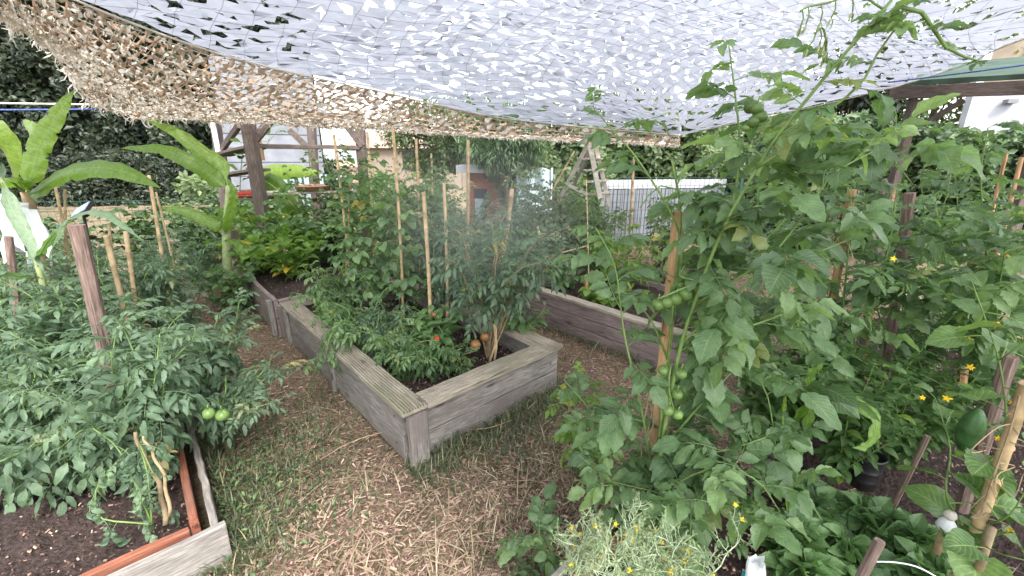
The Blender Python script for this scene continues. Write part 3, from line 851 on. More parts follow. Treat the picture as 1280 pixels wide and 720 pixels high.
# --- far strip bed with pale kerb beyond the middle bed
H0 = G(600, 338, .2); H0[2] = 0
hbed = thing('raised_bed', 'far low bed with pale edging boards beyond the middle bed', 'raised bed', H0)
def ch_(a, b_): return H0 + D2 * a + D1 * b_
board(hbed, 'side_board', ch_(0, 0), ch_(0, 2.0), .2, .04, M['grey_wood'])
board(hbed, 'end_board', ch_(1.6, 0), ch_(.023, 0), .2, .04, M['grey_wood'])
board(hbed, 'side_board', ch_(1.6, 2.0), ch_(1.6, .023), .2, .04, M['grey_wood'])
board(hbed, 'end_board', ch_(.023, 2.0), ch_(1.58, 2.0), .2, .04, M['grey_wood'])
soil_patch(hbed, [ch_(.02, .02), ch_(1.58, .02), ch_(1.58, 1.98), ch_(.02, 1.98)], .15, 11)

# ================================================================== GROUND LITTER AND GRASS
rg = np.random.default_rng(77)
def in_bed(p):
    out = np.zeros(len(p), bool)
    for O, a, b_, la, lb_ in ((A, D2, D1, LX, LY), (B0, D2, D1, 1.25, 2.2), (C0, D2, -D1, 1.2, 1.9), (E0, -D2, D1, 1.9, 4.6), (F0, D2, -D1, 1.45, 1.25), (F0 + D2 * 1.95 - D1 * .3, D2, -D1, 3.0, 1.8), (H0, D2, D1, 1.6, 2)):
        q = p - O[:2]; u = q @ a[:2]; v = q @ b_[:2]
        out |= (u > -.03) & (u < la + .03) & (v > -.03) & (v < lb_ + .03)
    return out
def sample(n, seed, xr=(-5, 5), yr=(.7, 8), bias=1.6):
    r_ = np.random.default_rng(seed)
    y = yr[0] + (yr[1] - yr[0]) * r_.random(n) ** bias
    half = np.minimum(np.maximum(-xr[0], xr[1]), 1.6 + y * 1.25)
    x = r_.uniform(-1, 1, n) * half
    p = np.stack([x, y], -1)
    return p[~in_bed(p)]
def chips(n, seed, name, lo, hi, tlo, thi, mask=None, label=None, flat=.2, wr=(.12, .4)):
    r_ = np.random.default_rng(seed); p = sample(n, seed)
    if mask is not None: p = p[mask(p, r_)]
    k = len(p)
    box = np.array([[x, y, zz] for x in (-1, 1) for y in (-1, 1) for zz in (-1, 1)]) * .5
    box[4:, 1] *= .4
    F = np.array([[0, 1, 3, 2], [4, 6, 7, 5], [0, 4, 5, 1], [2, 3, 7, 6], [0, 2, 6, 4], [1, 5, 7, 3]])
    pos = np.concatenate([p, (gheight(p[:, 0], p[:, 1]) + .004 + .016 * r_.random(k))[:, None]], -1)
    dd = r_.normal(0, 1, (k, 3)); dd[:, 2] *= flat
    Mt = frames(pos, dd, UPZ, 1.0, r_.normal(0, .5, k))
    L = r_.uniform(lo, hi, k)
    Mt[:, :3, :3] *= np.stack([L, L * r_.uniform(wr[0], wr[1], k), r_.uniform(.0015, .004, k)], -1)[:, None, :]
    m = MB(); m.inst((box, F, np.full((8, 2), .5)), Mt, r_.uniform(tlo, thi, k))
    return tag(m.build(name, CHIP), kind='stuff')
side = lambda p: p[:, 0] - .55 * p[:, 1]
chips(130000, 1, 'wood_chips', .008, .036, 0, .88, lambda p, r_: side(p) + r_.normal(0, .25, len(p)) < -.55)
chips(130000, 2, 'straw_litter', .008, .046, .25, 1.0, lambda p, r_: side(p) + r_.normal(0, .3, len(p)) > -1.0, wr=(.04, .16))
chips(160, 3, 'dead_leaf_litter', .05, .085, .7, 1.0, None)

def grass(name, n, seed, mask, h, mat, bend=1.0, bias=1.6, lie=.0):
    r_ = np.random.default_rng(seed); p = sample(n, seed, bias=bias); p = p[mask(p, r_)]; k = len(p)
    t = np.array([0, .35, .7, 1.0])
    hh = r_.uniform(.4, 1.0, k) * h; az = r_.random(k) * 2 * pi; bd = r_.uniform(.3, 1.3, k) * bend
    w = r_.uniform(.0016, .0042, k)
    up_ = np.sin(np.outer(1 - lie * r_.random(k), t) * 1.0)
    cx = np.outer(hh * bd * .7, t ** 1.7); cz = hh[:, None] * (t[None] - .35 * bd[:, None] * t[None] ** 2.2) * (1 - lie * .6)
    base = np.concatenate([p, gheight(p[:, 0], p[:, 1])[:, None]], -1)
    ctr = base[:, None] + np.stack([cx * np.cos(az)[:, None], cx * np.sin(az)[:, None], np.maximum(cz, .003)], -1)
    wid = (w[:, None] * (1 - t ** 2 * .9)[None])[..., None] * np.stack([-np.sin(az), np.cos(az), 0 * az], -1)[:, None]
    V = np.stack([ctr - wid, ctr + wid], 2).reshape(-1, 3)
    o = (np.arange(k) * 8)[:, None, None]; q = np.array([[0, 1, 3, 2], [2, 3, 5, 4], [4, 5, 7, 6]])[None]
    m = MB(); m.add(V, (o + q).reshape(-1, 4), None, np.repeat(r_.random(k), 8))
    return tag(m.build(name, mat), kind='stuff')
M['grass'] = leaf_mat('grass_blade', (.045, .07, .035), (.10, .135, .065), (.20, .22, .12), back=1.0, transl=.3, vein=0, spot=(.45, .37, .2))
M['dry_grass'] = leaf_mat('dry_grass_blade', (.19, .15, .09), (.35, .285, .18), (.50, .42, .28), back=1.0, transl=.25, vein=0)
def blob(cx, cy, r1, pr=1.0):
    c = G(cx, cy)[:2]
    return lambda p, r_: (np.exp(-((p - c) ** 2).sum(1) / r1 ** 2) * pr) > r_.random(len(p))
def any_(*fs): return lambda p, r_: np.any([f(p, r_) for f in fs], 0)
def strip(O, d, n_, L, w, lo=-.05):      # a strip of growth along a board's foot
    def f(p, r_):
        q = p - O[:2]; u = q @ d[:2]; v = q @ n_[:2]
        return (u > lo) & (u < L) & (v > 0) & (v < w * (.35 + r_.random(len(p)) ** 1.5))
    return f
gm = any_(blob(350, 570, .32, .85), blob(310, 640, .30, .9), blob(400, 520, .2, .4), blob(250, 700, .25, .9), strip(A, D2, -D1, 1.3, .34), blob(640, 530, .3, .8),
          blob(600, 535, .3, .7), blob(670, 510, .35, .7), strip(E0, D1, D2, 2.5, .22), blob(640, 690, .15, .4), blob(330, 470, .3, .25), blob(700, 600, .3, .3))
grass('green_grass', 260000, 11, gm, .085, M['grass'])
grass('tall_grass_tufts', 230000, 14, any_(strip(A, D2, -D1, 1.4, .22), blob(620, 530, .22, .45), blob(690, 505, .2, .4), blob(400, 500, .12, .35), blob(330, 600, .18, .35), strip(E0, D1, D2, 1.6, .12), blob(300, 690, .12, .7), strip(C0, -D1, -D2, 2, .15)), .14, M['grass'], 1.2)
grass('dry_straw_strands', 14000, 17, lambda p, r_: (side(p) + r_.normal(0, .5, len(p)) > -1.6) | (r_.random(len(p)) < .25), .26, M['dry_grass'], 1.6, lie=.95)
grass('dry_grass', 80000, 12, lambda p, r_: (side(p) + r_.normal(0, .4, len(p)) > -.9) & (r_.random(len(p)) < .5), .09, M['dry_grass'], 1.9, lie=.9)
grass('sparse_green_grass', 26000, 13, lambda p, r_: r_.random(len(p)) < .08 * (np.sin(p[:, 0] * 4.3) * np.cos(p[:, 1] * 3.7) > .1), .07, M['grass'])
# small broad-leaved weeds at the foot of the left bed
wm = MB(); r_ = np.random.default_rng(5)
p = sample(60000, 15); keep = any_(blob(340, 560, .33, .9), blob(310, 620, .28, .9), blob(280, 520, .3, .6), blob(400, 640, .2, .4))(p, r_); p = p[keep]
k = len(p); az = r_.random(k) * 6.3
scatter(wm, 'oval', frames(np.concatenate([p, (.01 + .07 * r_.random(k))[:, None]], -1), np.stack([np.cos(az), np.sin(az), r_.normal(.1, .3, k)], -1), UPZ, r_.uniform(.015, .035, k)), r_)
tag(wm.build('low_weeds', M['tomato_leaf'], None, True), kind='stuff')

# ================================================================== BACKDROP: buildings, fences, hedges, trees
def hedge(name, label, cat, p0, p1, depth, z0, z1, n, size, leaf, seed, lump=.25, tset='simple', core=True, gap=0.0, group=None, upb=.4):
    """a hedge from p0 to p1 (ground), leaves spread through its front, top and ends"""
    r_ = np.random.default_rng(seed); p0 = np.array([*p0[:2], 0.]); p1 = np.array([*p1[:2], 0.])
    L = np.linalg.norm(p1 - p0); d = (p1 - p0) / L; nrm = np.array([d[1], -d[0], 0])
    if nrm @ (-(p0 + p1) / 2) < 0: nrm = -nrm          # faces the garden
    root = thing(name, label, cat, (p0 + p1) / 2, 0, group)
    def lumpf(u, v): return lump * (np.sin(u * 2.3 + seed) * np.cos(v * 2.9 + seed * 2) + .6 * np.sin(u * 5.1 + v * 4.3) + .4 * np.sin(u * 11 + 3 * v))
    u = r_.random(n) * L
    sel = r_.random(n); fr = sel < .72
    v = z0 + (z1 - z0) * r_.random(n)
    topv = z1 + lump * .9 * (np.sin(u * 1.9 + seed) + .5 * np.sin(u * 5.3))
    v = np.where(fr, z0 + (topv - z0) * r_.random(n), topv - .25 * r_.random(n) ** 2)
    out = np.where(fr, depth / 2 + lumpf(u, v) - .35 * r_.random(n) ** 2 - .25 * np.clip((v - topv + .5) / .5, 0, 1) ** 2, r_.uniform(-.5, .5, n) * depth)
    pos = p0 + d * u[:, None] + nrm * out[:, None]; pos[:, 2] = v
    dirv = nrm * r_.uniform(-.2, 1.0, n)[:, None] + d * r_.normal(0, .8, n)[:, None] + UPZ * r_.normal(-.15, .6, n)[:, None]
    upv = UPZ * upb + nrm * .8 + r_.normal(0, .35, (n, 3))
    m = MB()
    clump = np.clip(.5 + .28 * np.sin(u * 3.3 + 1) * np.cos(v * 3.7 + 2) + r_.normal(0, .16, n), 0, .96)
    if gap:
        keep = (np.sin(u * 4.1 + seed) * np.cos(v * 4.7 + u) + r_.normal(0, .3, n)) > -1 + gap * 2; pos, dirv, upv, clump = pos[keep], dirv[keep], upv[keep], clump[keep]
    scatter(m, tset, frames(pos, dirv, upv, size * r_.uniform(.6, 1.3, len(pos))), r_, clump)
    m.build('foliage', M[leaf], root, True)
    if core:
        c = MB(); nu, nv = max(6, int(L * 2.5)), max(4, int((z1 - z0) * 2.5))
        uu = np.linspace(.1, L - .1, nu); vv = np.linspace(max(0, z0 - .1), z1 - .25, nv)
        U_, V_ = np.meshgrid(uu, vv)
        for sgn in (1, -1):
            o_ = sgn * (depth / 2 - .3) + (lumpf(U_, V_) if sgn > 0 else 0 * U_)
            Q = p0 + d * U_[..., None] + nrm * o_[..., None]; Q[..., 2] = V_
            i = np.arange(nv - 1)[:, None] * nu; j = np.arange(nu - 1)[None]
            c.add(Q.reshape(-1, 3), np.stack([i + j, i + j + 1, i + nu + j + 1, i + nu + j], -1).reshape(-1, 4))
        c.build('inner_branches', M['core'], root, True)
    return root
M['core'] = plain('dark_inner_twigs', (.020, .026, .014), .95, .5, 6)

def tree(name, label, base, h, crown_r, crown_z, n_clump, per, size, leaf, seed, tset='simple', group=None, squash=.9, trunk_r=.12):
    r_ = np.random.default_rng(seed); base = np.array([*base[:2], 0.])
    root = thing(name, label, 'tree', base, 0, group)
    tb = MB(); top = base + np.array([r_.normal(0, .1), r_.normal(0, .1), crown_z])
    tb.tube(resample([base - UPZ * .1, base + UPZ * crown_z * .5 + r_.normal(0, .08, 3) * [1, 1, 0], top], .3)[0], trunk_r, 8) if False else None
    tr = resample([base - UPZ * .1, base + UPZ * crown_z * .5 + r_.normal(0, .08, 3) * [1, 1, 0], top], .3)[0]
    tb.tube(tr, np.linspace(trunk_r, trunk_r * .5, len(tr)), 8)
    cs = []
    for _ in range(n_clump):
        v = r_.normal(0, 1, 3); v /= np.linalg.norm(v); v *= r_.uniform(.45, 1.0) ** .6
        c = top + np.array([v[0] * crown_r, v[1] * crown_r, v[2] * crown_r * squash]) * r_.uniform(.85, 1.15)
        cs.append(c)
        if _ % 2 == 0:
            lp = resample([top - UPZ * crown_z * .25 * r_.random(), (top + c) / 2 + r_.normal(0, .1, 3), c], .3)[0]
            tb.tube(lp, np.linspace(trunk_r * .35, .01, len(lp)), 5)
    cs = np.array(cs)
    lb = MB(); k = n_clump * per
    rad = crown_r * .33 * r_.uniform(.6, 1.3, n_clump)
    off = r_.normal(0, 1, (k, 3)); off /= np.linalg.norm(off, axis=1)[:, None]; off *= r_.random((k, 1)) ** .4
    pos = np.repeat(cs, per, 0) + off * np.repeat(rad, per)[:, None] * [1, 1, .75]
    dv = off + r_.normal(0, .5, (k, 3)) + [0, 0, -.25]
    tint = np.clip(np.repeat(r_.normal(.5, .17, n_clump), per) + r_.normal(0, .12, k), 0, .97)
    scatter(lb, tset, frames(pos, dv, UPZ + off * .5, size * r_.uniform(.6, 1.3, k)), r_, tint)
    tb.build('trunk', M['bark'], root, True); lb.build('crown', M[leaf], root, True)
    return root

# dark clipped hedge / conifers behind the left side
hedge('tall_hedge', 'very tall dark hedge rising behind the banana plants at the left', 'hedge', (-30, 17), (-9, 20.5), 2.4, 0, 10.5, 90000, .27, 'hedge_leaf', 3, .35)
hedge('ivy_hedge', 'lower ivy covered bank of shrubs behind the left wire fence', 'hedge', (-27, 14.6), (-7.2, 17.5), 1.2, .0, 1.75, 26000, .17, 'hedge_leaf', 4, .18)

def wire_fence(label, p0, p1, h, mat, cell=.1, z0=.05, posts=None, r_w=.0035, name='wire_fence', pr=.025, rows=None):
    p0 = np.array([*p0[:2], 0.]); p1 = np.array([*p1[:2], 0.]); L = np.linalg.norm(p1 - p0); d = (p1 - p0) / L
    root = thing(name, label, 'fence', p0)
    w = MB(); n = int(L / cell)
    for q in range(n + 1): w.tube([p0 + d * q * L / n + UPZ * z0, p0 + d * q * L / n + UPZ * h], r_w, 4, cap=False)
    for zz in np.arange(z0, h + .01, cell * 1.6 if rows is None else rows): w.tube([p0 + UPZ * zz, p1 + UPZ * zz], r_w, 4, cap=False)
    w.build('wire_mesh', mat, root)
    npst = posts or max(2, int(L / 2.2) + 1)
    for q in range(npst):
        b = MB(); c = p0 + d * q * L / (npst - 1) ; b.box(c + UPZ * (h / 2 + .03), (pr * 2, pr * 2, h + .06)); b.build('post', mat, root)
    return root
wire_fence('dark green wire mesh fence behind the banana plants', (-11, 6.2), (-3.4, 7.4), 1.05, M['fence_green'])
rf = thing('rail_fence', 'low dark timber rail behind the left plants in front of bright sand', 'fence', G(150, 300))
board(rf, 'rail', P(150, 289, 6.3), P(300, 291, 7.1), .06, .04, M['brown_wood'])
board(rf, 'rail', P(150, 305, 6.3), P(300, 307, 7.1), .06, .04, M['brown_wood'])
for px in (160, 228, 292):
    q = P(px, 290, 6.3 + .8 * (px - 150) / 150); post(rf, q, .07, .07, q[2] + .05, 0, M['brown_wood'], 'post')

def quadwall(root, name, p0, p1, z0, z1, th, mat, boards=0, vertical=False):
    p0 = np.array([*p0[:2], 0.]); p1 = np.array([*p1[:2], 0.]); L = np.linalg.norm(p1 - p0); d = (p1 - p0) / L; nrm = np.array([-d[1], d[0], 0])
    ax = np.stack([d, nrm, UPZ]); b = MB()
    b.box((p0 + p1) / 2 + UPZ * (z0 + z1) / 2, (L, th, z1 - z0), ax)
    if boards and not vertical:
        for q in range(boards):
            zz = z0 + (q + .5) * (z1 - z0) / boards
            b.box((p0 + p1) / 2 - nrm * 0 + UPZ * zz + nrm * 0, (L - .004, th + .05, (z1 - z0) / boards - .03), ax)
    if boards and vertical:
        for q in range(boards):
            c = p0 + d * (q + .5) * L / boards + UPZ * (z0 + z1) / 2
            b.box(c, (L / boards - .015, th + .03, z1 - z0 - .004), ax)
    return b.build(name, mat, root)

# grey-white weatherboarded building seen through the shelf frame
gb = thing('weatherboard_building', 'pale grey weatherboarded building behind the timber shelf frame', 'building', P(355, 200, 11) * [1, 1, 0])
q0 = P(285, 200, 11); q1 = P(403, 200, 12)
quadwall(gb, 'wall', q0, q1, .9, 4.0, .2, M['grey_sheet'], 9)
quadwall(gb, 'base_wall', q0, q1, 0, .9, .2, M['grey_sheet'])
# blue-green greenhouse crates behind the shelf
cg = thing('storage_cage', 'pale blue mesh storage cage standing behind the pot shelf', 'cage', P(375, 225, 9) * [1, 1, 0])
quadwall(cg, 'panel', P(352, 225, 9), P(432, 225, 9.3), .35, P(380, 219, 9)[2], .3, M['blue_wall'])
for px in range(352, 433, 9):
    q = P(px, 225, 8.8); b = MB(); b.box((q[0], 8.78, .85), (.035, .035, 1.1)); b.build('bar', M['fence_green'], cg)

# house with faded tiled roof
hs = thing('house', 'tan house with a faded reddish tiled roof far behind the climbing plants', 'house', P(500, 200, 24) * [1, 1, 0])
w0, w1 = P(446, 200, 24), P(575, 200, 26)
ez = P(480, 185, 24)[2]
quadwall(hs, 'wall', w0, w1, 0, ez, .3, M['tan'])
quadwall(hs, 'side_wall', w1, w1 + [1, 7, 0], 0, ez, .3, M['tan'])
b = MB(); d = (w1 - w0) * [1, 1, 0]; d /= np.linalg.norm(d); nr = np.array([-d[1], d[0], 0])
e0, e1 = w0 - d * .8, w1 + d * .6
tz = P(480, 163, 27)[2]
r0_, r1_ = e0 + nr * 3.5 + d * 1.5, e1 + nr * 3.5 - d * 1.5
for arr, z in ((e0, ez), (e1, ez), (r0_, tz), (r1_, tz)): arr[2] = z
e0 -= nr * .5; e1 -= nr * .5
bk0, bk1 = e0 + nr * 8, e1 + nr * 8
b.add([e0, e1, r1_, r0_, bk0, bk1], [np.array([[0, 1, 2, 3], [3, 2, 5, 4]]), np.array([[0, 3, 4], [1, 5, 2]])])
b.build('roof', M['roof_tile'], hs)
for px in (503, 522):
    q = P(px, 200, 23.7); wbx = MB(); wbx.box((q[0], 24.75, q[2]), (.9, .1, 1.0)); wbx.build('window', M['glass'], hs)

# red-brown shed with a white roof edge
sh = thing('garden_shed', 'red-brown board shed with a pale roof behind the misty centre plants', 'shed', P(610, 250, 10) * [1, 1, 0])
s0, s1 = P(587, 240, 10), P(627, 240, 10)
quadwall(sh, 'wall', s0, s1, 0, P(600, 214, 10)[2], .1, M['shed_wood'], 5, True)
quadwall(sh, 'side_wall', s1, s1 + [.1, 1.6, 0], 0, P(600, 214, 10)[2], .1, M['shed_wood'])
quadwall(sh, 'roof', s0 - [.2, .3, 0], s1 + [.1, -.3, 0], P(600, 215, 10)[2], P(600, 206, 10)[2], .9, M['white_paint'])
q = P(601, 262, 9.9); b = MB(); b.box((q[0], 9.9, q[2]), (.26, .06, .5)); fw = b.build('window', M['blue_wall'], sh)
b = MB(); b.box((q[0], 9.88, q[2] + .38), (.3, .06, .2)); b.build('dark_panel', M['glass'], sh)
# blue-white tarpaulin
b = MB(); q = P(668, 235, 9.2); n = 12
S, TT = np.meshgrid(np.linspace(-.5, .5, n), np.linspace(-.5, .5, n))
V = np.stack([q[0] + S * .75, 9.2 + .08 * np.sin(S * 14 + TT * 5), q[2] - .1 + TT * 1.0 + .03 * np.sin(S * 9)], -1).reshape(-1, 3)
i = np.arange(n - 1)[:, None] * n; j = np.arange(n - 1)[None]
FG_ = np.stack([i + j, i + j + 1, i + n + j + 1, i + n + j], -1).reshape(-1, 4)
b.add(V, FG_); b.tube([(q[0] - .37, 9.22, 0), (q[0] - .37, 9.22, q[2] + .42)], .02); b.tube([(q[0] + .37, 9.22, 0), (q[0] + .37, 9.22, q[2] + .42)], .02)
tag(b.build('tarpaulin', M['blue_wall'], None, True), 'pale blue tarpaulin hung between poles behind the willowy tree', 'tarpaulin')

# white slatted fence and its wire mesh
wf = thing('slat_fence', 'white topped slatted fence behind a bamboo cane right of the stepladder', 'fence', P(800, 250, 8) * [1, 1, 0])
f0, f1 = P(752, 240, 8), P(905, 240, 8.4)
quadwall(wf, 'top_panel', f0, f1, P(800, 236, 8)[2], P(800, 225, 8)[2], .06, M['white_paint'])
quadwall(wf, 'slat_panel', f0, f1, .15, P(800, 237, 8)[2], .03, M['grey_sheet'], 34, True)
wire_fence('grey wire mesh fence in front of the white slatted fence', P(742, 240, 7.6), P(925, 240, 7.9), P(800, 222, 7.6)[2], M['fence_green'], .09)
# blue hut with orange window frames
bh = thing('blue_hut', 'pale blue hut with orange framed windows beyond the white fence', 'hut', P(850, 215, 12) * [1, 1, 0])
h0, h1 = P(803, 215, 12), P(905, 215, 12.4)
quadwall(bh, 'wall', h0, h1, 0, P(850, 205, 12)[2], .1, M['blue_wall'], 26, True)
quadwall(bh, 'roof', h0 - [.2, .2, 0], h1 + [.2, -.2, 0], P(850, 206, 12)[2], P(850, 203, 12)[2], .8, M['grey_sheet'])
for px in (813, 838, 868):
    q = P(px, 214, 11.9); b = MB(); b.box((q[0], 11.92, q[2]), (.34, .1, .34)); w_ = b.build('window', M['orange_frame'], bh)
    b = MB(); b.box((q[0], 11.87, q[2]), (.22, .04, .22)); b.build('pane', M['glass'], w_)
# beige block and pale neighbour far away
bb = thing('beige_building', 'plain beige rendered building just under the end of the netting', 'building', P(840, 180, 20) * [1, 1, 0])
quadwall(bb, 'wall', P(806, 180, 20), P(862, 180, 20.5), 0, P(840, 163, 20)[2], 3, M['beige'])
pb = thing('pale_building', 'pale grey panelled building right of the beige one', 'building', P(910, 170, 22) * [1, 1, 0])
quadwall(pb, 'wall', P(864, 170, 22), P(985, 170, 24), 0, P(910, 158, 22)[2], 2, M['grey_sheet'], 12, True)
# white gable / container at the right
wc = thing('white_building', 'white sided building with small vents under the green roofed shelter', 'building', P(1245, 150, 9) * [1, 1, 0])
g0, g1 = P(1203, 150, 9), P(1420, 150, 8.2)
zt, zb_ = P(1245, 119, 9)[2] + .1, P(1245, 165, 9)[2] - .1
quadwall(wc, 'wall', g0, g1, zb_, zt, .2, M['white_paint'])
quadwall(wc, 'base_wall', g0, g1, 0, zb_ - .003, .16, M['beige'])
for px in (1253, 1278):
    q = P(px, 128, 8.8); b = MB(); b.box((q[0], 8.66, q[2]), (.2, .1, .07)); b.build('vent', M['grey_sheet'], wc)

# hedges and trees at the right and centre
hedge('ivy_hedge', 'ivy covered fence line on the right behind the leaning tomato vines', 'hedge', (4.6, 8.2), (12.5, 5.6), .9, 0, 2.15, 16000, .14, 'ivy_leaf', 5, .16)
hedge('shrub_border', 'dark bushy border behind the stepladder', 'hedge', (-.6, 10.6), (4.6, 10.2), 1.6, 0, 2.55, 15000, .15, 'far_leaf', 6, .3)
hedge('shrub_border', 'loose green shrubs behind the timber frame, below the tiled roof', 'hedge', (-6.6, 8.6), (-1.8, 9.8), 1.0, 0, .95, 6000, .12, 'far_leaf', 7, .3, gap=.2)
hedge('shrub_border', 'low shrubs in front of the pale building at the right', 'hedge', (4.8, 13.0), (10, 12.5), 1.4, 0, 2.6, 9000, .16, 'far_leaf', 8, .3)
tree('garden_tree', 'bushy tree between the tiled roof house and the misty shed', P(548, 200, 12.5), 4, 1.25, 2.3, 46, 150, .12, 'far_leaf', 21)
tree('willowy_tree', 'feathery narrow leaved tree above the red-brown shed', P(640, 200, 8.6), 3, .85, 2.05, 60, 150, .14, 'willow_leaf', 22, 'lance_lo', squash=.8, trunk_r=.06)
tree('garden_tree', 'olive green tree behind the green roofed shelter', P(1160, 150, 14), 6, 2.6, 4.4, 60, 180, .2, 'far_leaf', 23)
tree('garden_tree', 'dark tree just left of the shelter brace', P(1050, 170, 13), 5, 1.5, 2.6, 40, 150, .18, 'hedge_leaf', 24)
tree('garden_tree', 'rounded tree right of the stepladder behind the shrub border', P(775, 190, 14), 5, 1.6, 2.4, 44, 150, .16, 'far_leaf', 25)
tree('garden_tree', 'broad tree seen above the hut under the net edge', P(950, 185, 16), 5, 2.2, 2.2, 44, 150, .2, 'far_leaf', 26)
tree('garden_tree', 'slim tree left of the willowy one', P(590, 200, 11.2), 5, .9, 2.3, 36, 130, .12, 'far_leaf', 27)

# ================================================================== TIMBER SHELF FRAME (left back)
tf = thing('shelf_frame', 'dark timber frame with braces, shelves and a long rail behind the left banana plant', 'timber frame', P(330, 300, 5.8) * [1, 1, 0])
def beam(root, name, p0, p1, w, mat):
    return board(root, name, p0, p1, w, w * .7, mat)
def upright(root, name, pt, pb_, w, mat, d_=None):
    pt = np.asarray(pt); pb_ = np.asarray(pb_); b = (pt - pb_) / (pt - pb_)[2] if abs((pt - pb_)[2]) > 1e-3 else UPZ
    bot = pb_ - b * pb_[2]
    m = MB(); Lz = np.linalg.norm(pt - bot); z = (pt - bot) / Lz; x = np.cross([0, 1.0, 0], z); x /= np.linalg.norm(x); y = np.cross(z, x)
    me_c = (pt + bot) / 2
    # mesh along own X axis for the grain
    me = bpy.data.meshes.new(name); h = np.array([Lz / 2, w / 2, (d_ or w) / 2]); c = .004
    V = []
    for sx_ in (-1, 1):
        for (a_, b_) in ((-1, -1), (1, -1), (1, 1), (-1, 1)): V.append((sx_ * h[0], a_ * h[1], b_ * h[2]))
    me.from_pydata(V, [], [(0, 3, 2, 1), (4, 5, 6, 7), (0, 1, 5, 4), (1, 2, 6, 5), (2, 3, 7, 6), (3, 0, 4, 7)]); me.materials.append(mat); me.update()
    o = bpy.data.objects.new(name, me); COL.objects.link(o)
    Wm = Matrix(((z[0], x[0], y[0], me_c[0]), (z[1], x[1], y[1], me_c[1]), (z[2], x[2], y[2], me_c[2]), (0, 0, 0, 1)))
    o.parent = root; o.matrix_basis = root.matrix_basis.inverted() @ Wm
    bv = o.modifiers.new('edge', 'BEVEL'); bv.width = .006; bv.segments = 1
    return o
BW = M['brown_wood']
upright(tf, 'post', P(307, 135, 5.3), P(331, 285, 5.3), .125, BW)
upright(tf, 'post', P(268, 140, 6.6), P(285, 280, 6.6), .11, BW)
upright(tf, 'post', P(388, 140, 7.0), P(397, 270, 7.0), .11, BW)
upright(tf, 'post', P(449, 140, 6.0), P(456, 250, 6.0), .11, BW)
beam(tf, 'rail', P(317, 185, 5.35), P(450, 187, 5.95), .05, BW)
beam(tf, 'top_beam', P(262, 150, 6.6), P(388, 150, 7.0), .10, BW)
beam(tf, 'top_beam', P(306, 148, 5.35), P(450, 155, 5.95), .12, BW)
beam(tf, 'top_beam', P(306, 146, 5.4), P(266, 148, 6.6), .10, BW)
beam(tf, 'brace', P(359, 165, 6.9), P(388, 192, 7.0), .09, BW)
beam(tf, 'brace', P(322, 180, 5.35), P(345, 150, 5.4), .09, BW)
beam(tf, 'brace', P(430, 160, 5.9), P(450, 185, 5.95), .09, BW)
beam(tf, 'brace', P(272, 200, 6.6), P(300, 160, 6.0), .08, BW)
board(tf, 'shelf', P(325, 243, 5.6), P(445, 240, 6.1), .035, .3, M['light_wood'])
board(tf, 'shelf', P(275, 196, 6.2), P(326, 184, 5.8), .035, .3, BW)
board(tf, 'shelf', P(275, 222, 6.2), P(326, 214, 5.8), .035, .3, BW)
board(tf, 'side_panel', P(326, 200, 5.6), P(330, 200, 6.0), .35, .03, M['stake_wood'])
board(tf, 'side_panel', P(326, 228, 5.6), P(330, 228, 6.0), .2, .03, M['stake_wood'])
b = MB(); q = P(270, 175, 6.4); b.box(q, (.05, .04, .85)); b.build('metal_strip', M['white_metal'], tf)

# things on the shelves
def bowlish(name, label, cat, c, r1, r2, h, mat, seed=0):
    b = MB(); nu = 20; th = np.arange(nu) * 2 * pi / nu
    prof = [(0, 0), (r1, 0), (r2, h), (r2 + .012, h), (r2 + .012, h - .02), (r2 - .01, h - .004), (r1 * .9, .02), (0, .02)]
    V = np.array([[c[0] + r_ * cos(a), c[1] + r_ * sin(a), c[2] + z] for r_, z in prof for a in th]); k = len(prof)
    i = np.arange(k - 1)[:, None] * nu; j = np.arange(nu)[None]; j2 = (j + 1) % nu
    b.add(V, np.stack([i + j, i + j2, i + nu + j2, i + nu + j], -1).reshape(-1, 4))
    return tag(b.build(name, mat, None, True), label, cat)
def crate(name, label, cat, c, sz, mat, lid=None):
    w, d, h = sz; t_ = .012; b = MB()
    for q, s_ in (((0, 0, t_ / 2), (w, d, t_)), ((-w / 2 + t_ / 2, 0, h / 2), (t_, d, h)), ((w / 2 - t_ / 2, 0, h / 2), (t_, d, h)), ((0, -d / 2 + t_ / 2, h / 2), (w - 2 * t_, t_, h)), ((0, d / 2 - t_ / 2, h / 2), (w - 2 * t_, t_, h)),
                  ((0, -d / 2 - .006, h - .015), (w + .02, .015, .02)), ((0, d / 2 + .006, h - .015), (w + .02, .015, .02))):
        b.box(np.asarray(c) + q, s_)
    return tag(b.build(name, mat), label, cat)
q = P(392, 241, 5.85); bowlish('plant_saucer', 'wide pinkish clay saucer on the pale shelf', 'saucer', q + [0, 0, .035], .2, .24, .07, M['terracotta'])
q = P(424, 240, 6.05); crate('planter_trough', 'dark blue plastic trough at the right end of the pale shelf', 'planter', q + [0, 0, .035], (.3, .18, .13), M['blue_box'])
q = P(312, 246, 5.5); b_ = crate('small_crate', 'small red crate beside the leaning frame post', 'crate', q, (.2, .16, .07), M['red_box'])
b = MB(); q0_ = P(312, 246, 5.5); b.box(q0_ + [0, 0, -.02], (.5, .25, .03)); b.build('crate_shelf', BW, tf)['label'] = 'short dark shelf under the red crate'

